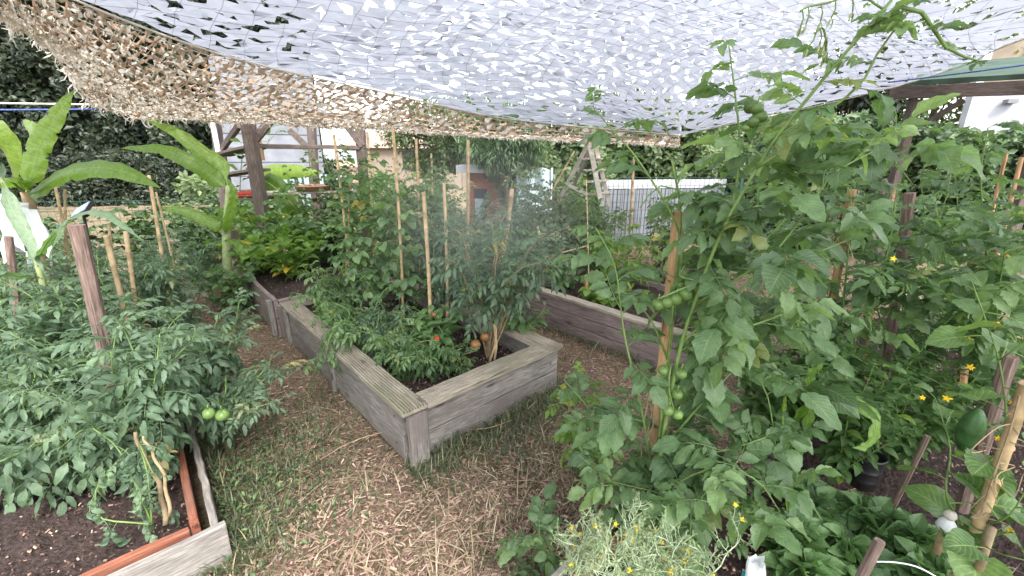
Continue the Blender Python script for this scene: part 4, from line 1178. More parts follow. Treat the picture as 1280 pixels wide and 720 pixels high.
# ================================================================== STEPLADDER
ld = thing('stepladder', 'weathered wooden stepladder folded open among the shrubs', 'stepladder', P(735, 245, 6.6) * [1, 1, 0])
LW = M['light_wood']
top = P(737, 178, 6.5)
def bar(root, name, p0, p1, w, t_, mat): 
    return upright(root, name, p0, p1, w, mat, t_)
def seg(root, name, p0, p1, w, t_, mat):
    b = MB(); p0 = np.asarray(p0, float); p1 = np.asarray(p1, float); L = np.linalg.norm(p1 - p0); z = (p1 - p0) / L
    x = np.cross(z, [0, 1.0, 0.01]); x /= np.linalg.norm(x); y = np.cross(z, x)
    b.box((p0 + p1) / 2, (w, t_, L), np.stack([x, y, z])); return b.build(name, mat, root)
seg(ld, 'front_rail', P(737, 180, 6.4), P(753, 262, 6.2), .07, .03, LW)
seg(ld, 'front_rail', P(744, 180, 6.8), P(762, 258, 6.6), .06, .03, LW)
seg(ld, 'rear_rail', P(735, 180, 6.5), P(690, 268, 6.9), .06, .03, LW)
seg(ld, 'rear_rail', P(741, 180, 6.8), P(703, 262, 7.3), .05, .03, M['grey_wood'])
for yy in (200, 214, 228, 243):
    t_ = (yy - 180) / 82.; a = P(737 + 16 * t_, yy, 6.4 - .2 * t_); c = P(744 + 18 * t_, yy - 1, 6.8 - .2 * t_)
    a[2] = c[2] = (a[2] + c[2]) / 2
    board(ld, 'step', a + [-.12, 0, 0], c + [.02, 0, 0], .025, .11, LW)
seg(ld, 'spreader', P(708, 230, 6.6), P(740, 246, 6.4), .05, .025, LW)
board(ld, 'top_step', P(731, 180, 6.5), P(746, 180, 6.7), .03, .14, LW)

# ================================================================== GREEN ROOFED SHELTER (right)
sh2 = thing('timber_shelter', 'timber shelter with a green felt roof at the upper right', 'shelter', P(1280, 110, 5) * [1, 1, 0])
ra, rb = P(1112, 108, 5.3), P(1420, 92, 3.9)
rc, rd = P(1190, 84, 6.8), P(1480, 60, 5.2)
rc[2] = ra[2] + .5; rd[2] = rb[2] + .5
b = MB(); up_ = np.array([0, 0, .05])
b.add([ra, rb, rd, rc, ra + up_, rb + up_, rd + up_, rc + up_], np.array([[0, 1, 2, 3], [7, 6, 5, 4], [0, 4, 5, 1], [1, 5, 6, 2], [2, 6, 7, 3], [3, 7, 4, 0]]))
b.build('roof', M['green_roof'], sh2)
board(sh2, 'fascia', ra - UPZ * .14 + [0, -.02, 0], rb - UPZ * .14 + [0, -.02, 0], .13, .04, M['brown_wood'])
d_ = (rb - ra) / np.linalg.norm(rb - ra)
pp = ra + d_ * 1.15 + [0, .15, -.14]
upright(sh2, 'post', ra + d_ * .35 + [0, .12, -.14], (ra + d_ * .35) * [1, 1, 0] + [0, .12, 0], .09, BW)
upright(sh2, 'post', rb - d_ * .3 + [0, .12, -.14], (rb - d_ * .3) * [1, 1, 0] + [0, .12, 0], .12, BW)
board(sh2, 'brace', ra + d_ * .38 + [0, .1, -.5], ra + d_ * .75 + [0, .1, -.18], .05, .05, BW)
board(sh2, 'rafter', ra + d_ * .5 - UPZ * .08, rc + d_ * .5 - UPZ * .08, .07, .05, BW)
board(sh2, 'rafter', ra + d_ * 1.2 - UPZ * .08, rc + d_ * 1.2 - UPZ * .08, .07, .05, BW)
aw = thing('house_wall', 'beige upper wall with a white downpipe above the green roof', 'building', P(1290, 70, 8) * [1, 1, 0])
quadwall(aw, 'wall', P(1232, 70, 12), P(1500, 70, 11), 0, P(1260, 52, 12)[2], .3, M['beige'])
b = MB(); q = P(1228, 80, 11.7); b.box(q, (.2, .15, .9)); b.build('downpipe', M['white_metal'], aw)

# ================================================================== NETTING
def smooth_curve(pts, n):
    pts = np.asarray(pts, float); t = np.arange(len(pts)); tt = np.linspace(0, len(pts) - 1, n)
    out = np.zeros((n, 3))
    for q in range(3):
        m = np.gradient(pts[:, q]); k = np.clip(tt.astype(int), 0, len(pts) - 2); f = tt - k
        h00 = 2 * f ** 3 - 3 * f ** 2 + 1; h10 = f ** 3 - 2 * f ** 2 + f; h01 = -2 * f ** 3 + 3 * f ** 2; h11 = f ** 3 - f ** 2
        out[:, q] = h00 * pts[k, q] + h10 * m[k] + h01 * pts[k + 1, q] + h11 * m[k + 1]
    return out

rope_line = smooth_curve([P(-420, -330, 2.2) , P(-130, -120, 2.6), P(90, -4, 3.1), P(300, 73, 3.9), P(480, 114, 4.8), P(640, 148, 5.7), P(850, 168, 6.7)], 80)
right_line = smooth_curve([np.array([3.6, -2.6, 3.3]), np.array([5.8, 1.0, 3.4]), P(1330, 30, 4.0), P(1200, 82, 4.8), P(1060, 122, 5.5), P(850, 168, 6.7)], 80)
# the white sheet: rope line -> right line
near_pt = np.array([-2.6, -2.6, 2.75])
def white_pt(u, v):
    """u: 0 near edge .. 1 far tip, v: 0 rope .. 1 right edge"""
    i = u * 79; k = np.clip(i.astype(int), 0, 78); f = (i - k)[..., None]
    a = rope_line[k] * (1 - f) + rope_line[k + 1] * f
    c = right_line[k] * (1 - f) + right_line[k + 1] * f
    p = a * (1 - v[..., None]) + c * v[..., None]
    sag = np.sin(v * pi) * np.sin(np.clip(u, 0, 1) * pi * .9 + .15)
    p[..., 2] += .38 * sag + .02 * np.sin(p[..., 0] * 4.1) * np.cos(p[..., 1] * 3.7)
    return p
def hole_cells(mb, fn, lenu, widv, cell, seed, hole=(.28, .42), flapm=None, flap_p=.8, jag=.5, crumple=.012, drop=(.02, .07), flap_mb=None, sparse=None, cellv=None, square=1.0):
    rg = np.random.default_rng(seed)
    nu = int(lenu / cell)
    for r0 in range(nu):
        u0, u1 = r0 / nu, (r0 + 1) / nu
        w = widv((u0 + u1) / 2); nv = max(1, int(round(w / (cellv or cell))))
        k = nv
        # corner jitter shared through a hash of grid position is not needed: cells are butted in a ring layout
        v0 = np.arange(k) / nv; v1 = v0 + 1.0 / nv
        # outer ring parameters (8 points)
        ou = np.stack([u0 * np.ones(k)] * 3 + [np.full(k, (u0 + u1) / 2)] + [u1 * np.ones(k)] * 3 + [np.full(k, (u0 + u1) / 2)], -1)
        ov = np.stack([v0, (v0 + v1) / 2, v1, v1, v1, (v0 + v1) / 2, v0, v0], -1)
        a = rg.random(k) * 2 * pi
        th = np.arctan2([-1, 0, 1, 1, 1, 0, -1, -1], [-1, -1, -1, 0, 1, 1, 1, 0])
        rad = rg.uniform(hole[0] * .35, hole[1], (k, 8)) * (1 + jag * rg.normal(0, .35, (k, 8)))
        asp = 1 + .55 * np.cos(2 * (th[None] - a[:, None]))
        rad = np.clip(rad * asp, .03, .47)
        rad[:, [0, 2, 4, 6]] *= square
        if sparse: rad[rg.random(k) < sparse] *= .25
        cu = (u0 + u1) / 2 + rg.normal(0, .05, k) * (u1 - u0); cv = (v0 + v1) / 2 + rg.normal(0, .05, k) / nv
        iu = cu[:, None] + rad * np.cos(th)[None] * (u1 - u0) * 1.0
        iv = cv[:, None] + rad * np.sin(th)[None] / nv
        PO = fn(np.clip(ou, 0, 1), np.clip(ov, 0, 1)); PI_ = fn(np.clip(iu, 0, 1), np.clip(iv, 0, 1))
        hsh = np.sin(PO[..., 0] * 41.3) * np.cos(PO[..., 1] * 37.7) + np.sin(PO[..., 0] * 17 + PO[..., 1] * 23)
        PO[..., 2] += crumple * hsh
        PI_[..., 2] += rg.normal(0, crumple * 1.3, (k, 8))
        V = np.concatenate([PO, PI_], 1).reshape(-1, 3)
        q = np.array([[i_, (i_ + 1) % 8, 8 + (i_ + 1) % 8, 8 + i_] for i_ in range(8)])
        F = (np.arange(k)[:, None, None] * 16 + q[None]).reshape(-1, 4)
        mb.add(V, F, None, np.repeat(rg.random(k), 16))
        # the cut flap hangs from one side of the hole
        fm = flap_mb or mb
        s0 = rg.integers(0, 8, k); ar = np.arange(k)
        A_, B_, C_, D_ = PI_[ar, s0], PI_[ar, (s0 + 1) % 8], PI_[ar, (s0 + 2) % 8], PI_[ar, (s0 + 3) % 8]
        opp = PI_[ar, (s0 + 5) % 8]; opp2 = PI_[ar, (s0 + 6) % 8]
        ctr = PI_.mean(1)
        mix_ = rg.uniform(.1, .75, k)[:, None]
        dn = rg.uniform(*drop, k)[:, None] * np.array([0, 0, -1.0])
        t1 = ctr * (1 - mix_) + opp * mix_ + dn + rg.normal(0, .008, (k, 3)); t2 = ctr * (1 - mix_) + opp2 * mix_ + dn * .7 + rg.normal(0, .008, (k, 3))
        keep = rg.random(k) < flap_p
        V = np.stack([A_, B_, C_, D_, t1, t2], 1)[keep].reshape(-1, 3); kk = keep.sum()
        F1 = (np.arange(kk)[:, None, None] * 6 + np.array([[1, 2, 4, 5]])[None]).reshape(-1, 4)
        F2 = (np.arange(kk)[:, None, None] * 6 + np.array([[2, 3, 4], [0, 1, 5]])[None]).reshape(-1, 3)
        fm.add(V, [F1, F2], None, np.repeat(rg.random(kk), 6))

net = thing('shade_net', 'large white camouflage shade net with cut-out leaf shapes stretched overhead', 'shade net', (0, 2, 2.5))
nb = MB()
def wv(u):
    a = white_pt(np.array([u]), np.array([0.0]))[0]; c = white_pt(np.array([u]), np.array([1.0]))[0]
    return np.linalg.norm(a - c)
CU = np.linalg.norm(np.diff(white_pt(np.linspace(0, 1, 60), np.full(60, .5)), axis=0), axis=1).sum()
hole_cells(nb, white_pt, CU, wv, .25, 5, hole=(.16, .50), square=1.15, flap_p=.6, crumple=.006, drop=(.0, .012), sparse=.10, cellv=.165)
nb.build('net_sheet', M['white_net'], net, True)
# its carrier mesh of thin cords
cb_ = MB()
c0 = white_pt(np.linspace(0, 1, 60), np.full(60, .5))
for s_ in np.arange(-9, 10, .34):
    for sg in (1, -1):
        # diagonals across the sheet in plan
        t = np.linspace(0, 1, 46); v = t; u = (s_ / 9) * 1.0 + .5 + sg * (v - .5) * .95
        ok = (u > .02) & (u < .985)
        if ok.sum() > 3:
            q = white_pt(u[ok], v[ok]); q[:, 2] -= .018; q[:, :2] += .008 * np.sin(np.arange(len(q)) * 2.1)[:, None]
            cb_.tube(q, .0014, 3, cap=False)
cb_.build('net_cord', M['cord'], net)
rb_ = MB(); rb_.tube(rope_line[8:] - [0, 0, .012], .008, 5); rb_.build('edge_rope', M['rope'], net)
rb_ = MB(); rb_.tube(right_line[8:] - [0, 0, .012], .006, 5); rb_.build('edge_rope', M['rope'], net)

# brown-sided hanging part
low_line = smooth_curve([P(-420, -60, 2.2), P(-160, -60, 2.6), P(0, 18, 3.2), P(62, 62, 3.7), P(132, 137, 4.4), P(280, 150, 5.1), P(480, 160, 5.7), P(640, 168, 6.3), P(850, 176, 7.1)], 80)
upl = rope_line + [0, 0, -.02]
def brown_pt(u, v):
    i = u * 79; k = np.clip(i.astype(int), 0, 78); f = (i - k)[..., None]
    # match arc positions: the two lines run side by side
    a = upl[k] * (1 - f) + upl[k + 1] * f
    c = low_line[k] * (1 - f) + low_line[k + 1] * f
    p = a * (1 - v[..., None]) + c * v[..., None]
    p[..., 2] -= .10 * np.sin(v * pi)
    p[..., 2] += .012 * np.sin(u * 90 + v * 6) * v
    return p
bn = thing('camouflage_net', 'brown camouflage net with frayed white tufts hanging along the far left edge', 'camouflage net', (-1.5, 4.5, 2.1))
bm = MB(); tm = MB()
def wb_(u):
    return np.linalg.norm(brown_pt(np.array([u]), np.array([0.0]))[0] - brown_pt(np.array([u]), np.array([1.0]))[0])
CB = np.linalg.norm(np.diff(brown_pt(np.linspace(0, 1, 60), np.full(60, .5)), axis=0), axis=1).sum()
hole_cells(bm, brown_pt, CB, wb_, .095, 9, hole=(.8, .99), square=1.32, flap_p=.40, crumple=.012, drop=(0, .03), flap_mb=tm, jag=.2)
bm.build('net_sheet', M['brown_net'], bn)
# frayed tufts: short pale twisted ribbons all over, longer along the lower edge
rg = np.random.default_rng(31)
def tufts(n, v0, v1, L, w):
    u = rg.random(n); v = rg.uniform(v0, v1, n); q = brown_pt(u, v)
    d = rg.normal(0, 1, (n, 3)); d[:, 2] = -abs(d[:, 2]) - .3; d[:, :2] *= .8
    ln = rg.uniform(.5, 1.3, n) * L
    rib = leaflet(1, w, 3, 1, 0, 2, .5, 1.2, .08, 'strap', 3)
    tm.inst(rib, frames(q - [0, 0, .005], d, rg.normal(0, 1, (n, 3)), ln), rg.random(n))
tufts(2200, .0, 1.0, .045, .5)
tufts(5000, .5, 1.0, .032, .8)
tufts(260, .97, 1.0, .11, .12)
tm.build('frayed_tufts', M['tuft'], bn)
cc = MB()
for v in np.linspace(.02, .98, 9):
    q = brown_pt(np.linspace(0, 1, 90), np.full(90, v)); cc.tube(q - [0, 0, .01], .0035, 3, cap=False)
for u in np.linspace(.05, .97, 46):
    q = brown_pt(np.clip(u + .02 * np.linspace(0, 1, 10), 0, 1), np.linspace(0, 1, 10)); cc.tube(q - [0, 0, .012], .0022, 3, cap=False)
cc.build('net_cord', M['rope'], bn)

# guy ropes at the left
def rope(name, label, pts, r_, mat):
    b = MB(); b.tube(smooth_curve(pts, 50), r_, 6); return tag(b.build(name, mat, None, True), label, 'rope')
rope('guy_rope', 'pale rope tying the net corner to the left', [P(145, 131, 4.35), P(60, 130, 4.2), P(-40, 128, 4.0), P(-300, 120, 3.8)], .009, M['rope'])
rope('guy_rope', 'blue braided rope just below the pale rope', [P(150, 136, 4.4), P(60, 137, 4.2), P(-40, 137, 4.0), P(-300, 133, 3.8)], .008, M['blue_rope'])
rope('guy_rope', 'blue and white rope running over the green roof', [P(1110, 103, 5.0), P(1200, 92, 4.6), P(1290, 80, 4.2), P(1450, 60, 3.8)], .008, M['blue_rope'])

# ================================================================== STAKES AND CANES
def cane(label, pt, pbot, Y, r_, kind='bamboo', Yb=None, zend=.05, cat='bamboo cane', name=None, group='canes and stakes in the beds', tint=None):
    a = P(*pt, Y); c = P(*pbot, Yb or Y)
    d = (a - c) / np.linalg.norm(a - c)
    if d[2] > .2: c = c - d * (c[2] - zend) / d[2]
    rg = np.random.default_rng(int(abs(pt[0] * 31 + pt[1])))
    L = np.linalg.norm(a - c); b = MB()
    if kind == 'bamboo':
        nod = rg.uniform(.13, .22); pts = []; rad = []; s_ = 0.0
        while s_ < L:
            for e, rr_ in ((0, 1.0), (.008, 1.22), (.016, 1.0)):
                if s_ + e < L: pts.append(c + (a - c) * (s_ + e) / L); rad.append(r_ * rr_)
            s_ += nod * rg.uniform(.8, 1.1)
        pts.append(a); rad.append(r_ * .95); pts = np.array(pts)
        bow = np.sin(np.linspace(0, pi, len(pts))) * L * .008
        pts[:, 0] += bow
        b.tube(pts, rad, 9, tint=rg.uniform(.25, .8) if tint is None else tint)
        m = M['bamboo']
    else:
        n = 8; tt = np.linspace(0, 1, n); z = d; x = np.cross([0, 1., 0], z); x /= np.linalg.norm(x); y = np.cross(z, x)
        k = 7 if kind != 'square' else 4
        ang = np.arange(k) * 2 * pi / k + pi / 4
        rr = r_ * rg.uniform(.85, 1.1, (1, k)) * (1 + rg.normal(0, .03, (n, k)))
        # mesh built along own X for the wood grain
        V = np.stack([np.repeat(tt[:, None] * L, k, 1), rr * np.cos(ang), rr * np.sin(ang)], -1)
        me = bpy.data.meshes.new('s'); i = np.arange(n - 1)[:, None] * k; j = np.arange(k)[None]; j2 = (j + 1) % k
        F = np.stack([i + j, i + j2, i + k + j2, i + k + j], -1).reshape(-1, 4).tolist() + [list(range(k))[::-1], list(range((n - 1) * k, n * k))]
        me.from_pydata(V.reshape(-1, 3).tolist(), [], F); me.update()
        me.materials.append(M['stake_wood'] if kind in ('square', 'new') else M['old_stake'])
        o = bpy.data.objects.new(name or 'garden_stake', me); COL.objects.link(o)
        o.matrix_basis = Matrix(((z[0], x[0], y[0], c[0]), (z[1], x[1], y[1], c[1]), (z[2], x[2], y[2], c[2]), (0, 0, 0, 1)))
        return tag(o, label, 'stake' if cat == 'bamboo cane' else cat, group)
    return tag(b.build(name or 'bamboo_cane', m, None, True), label, cat, group)

CANES = [
    ('long thin bamboo cane rising highest from the middle bed', (491, 160), (502, 370), 3.3, .012, 'bamboo', .17),
    ('pale sawn-off bamboo cane standing at the centre of the middle bed', (529, 240), (537, 398), 2.95, .014, 'bamboo', .17),
    ('pale bamboo cane just right of the sawn-off one', (555, 230), (558, 372), 3.35, .013, 'bamboo', .17),
    ('greyish cane standing in front of the shed among the misty leaves', (585, 175), (582, 330), 4.3, .017, 'bamboo', .05),
    ('cane with a slight tilt in the bean vines, left of the tallest cane', (417, 168), (437, 350), 3.9, .012, 'bamboo', .17),
    ('short bamboo cane crossing the bean vines', (438, 215), (432, 330), 4.0, .011, 'bamboo', .17),
    ('dark cane under the net between the tiled roof and the centre', (520, 174), (524, 330), 4.4, .014, 'bamboo', .17),
    ('cane in the bean vines near the dark frame post', (459, 165), (466, 320), 4.4, .010, 'bamboo', .2),
    ('thin cane behind the tallest cane', (539, 192), (540, 300), 4.8, .010, 'bamboo', .05),
    ('leaning pale stake beside the dried seed head', (640, 236), (626, 335), 4.2, .022, 'bamboo', .1),
    ('thin cane leaning across the shrubs left of the stepladder', (718, 189), (682, 250), 6.0, .012, 'bamboo', .05),
    ('upright yellow cane right of the stepladder', (792, 196), (788, 262), 6.3, .020, 'bamboo', .05),
    ('thin cane slanting over the right bed', (672, 283), (690, 362), 4.6, .012, 'bamboo', .25),
    ('tall bamboo cane in the left bed beside the banana leaf tip', (186, 219), (201, 322), 3.5, .013, 'bamboo', .12),
    ('thin cane leaning on the tall left bamboo cane', (195, 240), (213, 320), 3.6, .008, 'bamboo', .12),
    ('thick bamboo cane just right of the split old post', (132, 294), (150, 372), 2.5, .015, 'bamboo', .12),
    ('short bamboo cane right of the thick one in the left tomatoes', (157, 289), (165, 355), 2.8, .014, 'bamboo', .12),
    ('short pale cane behind the split old post', (117, 343), (128, 392), 2.3, .012, 'bamboo', .12),
    ('thin cane tied with blue string left of the solar lamp', (81, 237), (80, 352), 3.1, .008, 'bamboo', .12),
    ('thin crossing cane tied to the one left of the solar lamp', (68, 229), (90, 345), 3.15, .009, 'bamboo', .12),
    ('cane leaning right behind the split old post', (136, 279), (141, 340), 3.3, .011, 'bamboo', .12),
]
for (lb_, pt, pb2, Y, r_, kd, ze) in CANES: cane(lb_, pt, pb2, Y, r_, kd, zend=ze)
cane('split old wooden post, thickest of the stakes in the left tomatoes', (96, 281), (128, 420), 1.95, .033, 'old', zend=.12)
cane('grey post at the far left below the white fleece', (10, 296), (20, 380), 2.6, .022, 'old', zend=.12)
cane('short square stake standing upright behind the left tomatoes', (51, 300), (46, 350), 3.0, .014, 'new', zend=.12)
cane('round wooden stake with a cut top that carries the tall foreground tomato', (850, 265), (815, 600), 1.36, .021, 'new', zend=.18)
cane('orange-brown split stake tied with raffia behind the tomato on the right', (1065, 237), (1046, 345), 2.2, .020, 'new', zend=.18)
cane('grey weathered round post right of the raffia tied stake', (1138, 241), (1126, 330), 2.3, .026, 'old', zend=.18)
cane('thin reddish stake between the raffia tied stake and the grey post', (1119, 230), (1112, 270), 2.9, .010, 'new', zend=.1)
cane('dark leaning stake behind the grey post', (1105, 225), (1098, 262), 3.2, .022, 'old', zend=.1)
cane('short reddish stake top in front of the right hedge', (1258, 190), (1252, 215), 4.0, .016, 'new', zend=.1)
cane('reddish stake top at the far right edge by the hedge', (1277, 197), (1270, 225), 3.9, .016, 'new', zend=.1)
cane('brown stake inside the cucumber vines at the right', (1222, 275), (1210, 400), 2.2, .022, 'new', zend=.18)
cane('dark wooden stake low in the cucumber vines', (1262, 445), (1232, 540), 1.45, .024, 'old', zend=.18)
cane('thick bamboo pole leaning at the right edge with raffia ties', (1284, 478), (1215, 670), 1.05, .016, 'bamboo', zend=.18, tint=.6)
cane('grey bamboo cane leaning below the thick bamboo pole', (1240, 660), (1222, 712), .95, .011, 'bamboo', zend=.18, tint=.1)
cane('freshly broken brown stick poking up at the bottom edge', (1100, 676), (1078, 720), .84, .013, 'old', zend=.18)
cane('dark slanting stick under the curled leaf', (1160, 545), (1138, 590), 1.35, .010, 'old', zend=.18)
for px, py, Y in ((733, 344, 4.1), (743, 352, 4.0), (756, 356, 3.9)):
    cane('short stub of pale cane in an orange sleeve in the right bed, ' + {733: 'leftmost', 743: 'middle', 756: 'rightmost'}[px] + ' of three', (px, py), (px, py + 26), Y, .019, 'new', zend=.25)
# raffia ties
b = MB(); rg = np.random.default_rng(8)
for q, n_, sc in ((P(1056, 262, 2.18), 22, .10), (P(1050, 290, 2.18), 18, .12)):
    for _ in range(n_):
        a = q + rg.normal(0, .01, 3); d = rg.normal(0, 1, 3); d[2] = rg.uniform(-1, .4); d /= np.linalg.norm(d)
        b.tube(smooth_curve([a, a + d * sc * .5 + [0, 0, .01], a + d * sc * rg.uniform(.7, 1.3) - [0, 0, .04]], 8), .0022, 3)
tag(b.build('raffia_tie', M['dry_stem']), 'tangle of dry raffia tied round the orange-brown split stake', 'raffia')
b = MB()
for _ in range(9):
    a = P(822 + rg.normal(0, 4), 470 + rg.normal(0, 4), 1.30); e = P(815 + rg.normal(0, 14), 540 + rg.normal(0, 15), 1.28)
    b.tube(smooth_curve([a, (a + e) / 2 + rg.normal(0, .015, 3), e], 8), .0025, 3)
for _ in range(3):
    a = P(790, 468 + 3 * _, 1.27); e = P(826, 483 + 3 * _, 1.30); b.tube([a, e], .003, 3)
tag(b.build('raffia_tie', M['dry_stem']), 'raffia band hanging on the stake of the tall foreground tomato', 'raffia')

# ================================================================== BANANA PLANTS
M['leaf_rib'] = plain('leaf_midrib', (0.19, 0.30, 0.07), 0.4, 0.15)
def banana_leaf(root, pts, w, seed, tint=.5, fold=.35, n=60, half=4, name='leaf', tatter=.015, up=(0, 0, 1), tip=.5):
    """a long blade along a 3D midrib"""
    rg = np.random.default_rng(seed); c = smooth_curve(pts, n); t = np.linspace(0, 1, n)
    Tn = np.gradient(c, axis=0); Tn /= np.linalg.norm(Tn, axis=1)[:, None]
    upv = np.asarray(up, float)
    S_ = np.cross(upv, Tn); S_ /= np.linalg.norm(S_, axis=1)[:, None]; N_ = np.cross(Tn, S_)
    wd = w / 2 * np.clip((t - .10) / .12, 0.02, 1) ** .8 * np.clip(1 - ((t - tip) / (1.001 - tip)).clip(0) ** 1.8, 0, 1) ** .8
    rows = []; U = []
    for s_ in np.linspace(-1, 1, 2 * half + 1):
        jag = 1 + (tatter * rg.normal(0, 1, n) - .45 * (rg.random(n) < tatter * 1.6)) * (abs(s_) > .9)
        ww = wd * s_ * jag
        rows.append(c + S_ * (ww * cos(fold))[:, None] + N_ * (abs(ww) * sin(fold) - abs(s_) ** 2 * wd * .5 + .006 * np.sin(t * 46 + 4 * s_) * abs(s_))[:, None])
        U.append(np.stack([t, np.full(n, s_ * .5 + .5)], -1))
    V = np.stack(rows, 1).reshape(-1, 3); U = np.stack(U, 1).reshape(-1, 2); cc_ = 2 * half + 1
    i = np.arange(n - 1)[:, None] * cc_; j = np.arange(cc_ - 1)[None]
    b = MB(); b.add(V, np.stack([i + j, i + cc_ + j, i + cc_ + j + 1, i + j + 1], -1).reshape(-1, 4), U, tint)
    o = b.build(name, M['banana_leaf'], root, True)
    b = MB(); b.tube(c - N_ * .004, np.linspace(.010, .0015, n) * (w / .22), 6); b.build('midrib', M['leaf_rib'], o, True)
    return o
b1 = thing('banana_plant', 'banana plant at the left edge with one long leaf reaching right', 'banana plant', P(45, 420, 3.0) * [1, 1, 0])
Yb = 3.0
st = smooth_curve([P(70, 430, Yb) * [1, 1, 0] + [0, 0, .1], P(62, 350, Yb), P(48, 290, Yb), P(32, 240, Yb)], 14)
m_ = MB(); m_.tube(st, np.linspace(.05, .028, 14), 10); m_.build('stem', M['dry_stem'], b1, True)
banana_leaf(b1, PP((32, 245, Yb), (48, 235, 2.95), (85, 214, 2.9), (140, 211, 2.85), (200, 234, 2.8)), .18, 1, .5, fold=.3, up=(0, -.75, .7))
banana_leaf(b1, PP((32, 245, Yb), (40, 215, 3.05), (50, 180, 3.1), (70, 145, 3.15), (92, 113, 3.2)), .15, 2, .75, fold=.45, up=(.5, -1, .3))
banana_leaf(b1, PP((30, 245, Yb), (20, 222, 2.9), (5, 190, 2.7), (-25, 155, 2.6), (-80, 140, 2.5)), .21, 3, .9, fold=.2, up=(.2, -1, .5))
banana_leaf(b1, PP((32, 245, Yb), (36, 215, 3.2), (44, 190, 3.3), (40, 165, 3.4), (28, 150, 3.5)), .2, 4, .85, fold=.3, up=(-.5, -1, .3))
banana_leaf(b1, PP((30, 240, Yb), (10, 225, 2.8), (-20, 225, 2.6), (-60, 240, 2.5)), .2, 5, .6, fold=.3)
b2 = thing('banana_plant', 'banana plant beside the timber shelf frame with two leaves sweeping left', 'banana plant', P(290, 330, 4.5) * [1, 1, 0])
Yb = 4.6
st = smooth_curve([P(285, 345, Yb), P(283, 300, Yb), P(285, 262, Yb), P(286, 232, Yb)], 14)
m_ = MB(); m_.tube(st, np.linspace(.05, .03, 14), 10); m_.build('stem', M['pale_stem'], b2, True)
banana_leaf(b2, PP((287, 240, Yb), (270, 224, 4.6), (240, 203, 4.5), (200, 186, 4.45), (150, 185, 4.4)), .17, 6, .45, fold=.3, up=(0, -.8, .6))
banana_leaf(b2, PP((287, 240, Yb), (275, 205, 4.7), (250, 188, 4.7), (220, 165, 4.7), (180, 148, 4.7)), .16, 7, .7, fold=.3, up=(.2, -.8, .6))
banana_leaf(b2, PP((283, 290, Yb), (272, 283, 4.5), (250, 272, 4.5), (225, 262, 4.45), (198, 260, 4.4)), .13, 8, .55, fold=.3, up=(0, -.8, .6))
banana_leaf(b2, PP((280, 300, Yb), (284, 280, 4.5), (290, 258, 4.5), (292, 240, 4.5), (284, 222, 4.5)), .10, 9, .6, fold=.5, up=(.8, -1, .2))
banana_leaf(b2, PP((280, 300, Yb), (290, 300, 4.4), (300, 308, 4.35), (303, 330, 4.3)), .12, 10, .5)
b3 = thing('banana_plant', 'banana leaves showing under the far wall inside the timber frame', 'banana plant', P(330, 330, 6.4) * [1, 1, 0])
Yb = 6.4
m_ = MB(); m_.tube(smooth_curve([P(322, 320, Yb), P(322, 270, Yb), P(318, 225, Yb)], 12), np.linspace(.05, .03, 12), 8); m_.build('stem', M['pale_stem'], b3, True)
banana_leaf(b3, PP((318, 228, Yb), (330, 216, 6.4), (350, 213, 6.4), (375, 213, 6.4), (402, 217, 6.4)), .26, 11, .85, fold=.1, up=(0, -1, .5))
banana_leaf(b3, PP((318, 228, Yb), (330, 226, 6.2), (350, 240, 6.1), (370, 262, 6.0), (380, 290, 6.0)), .36, 12, .05, fold=.4, up=(0, -1, .8))

# ================================================================== PLANTS
def S(*pts): return PP(*pts)
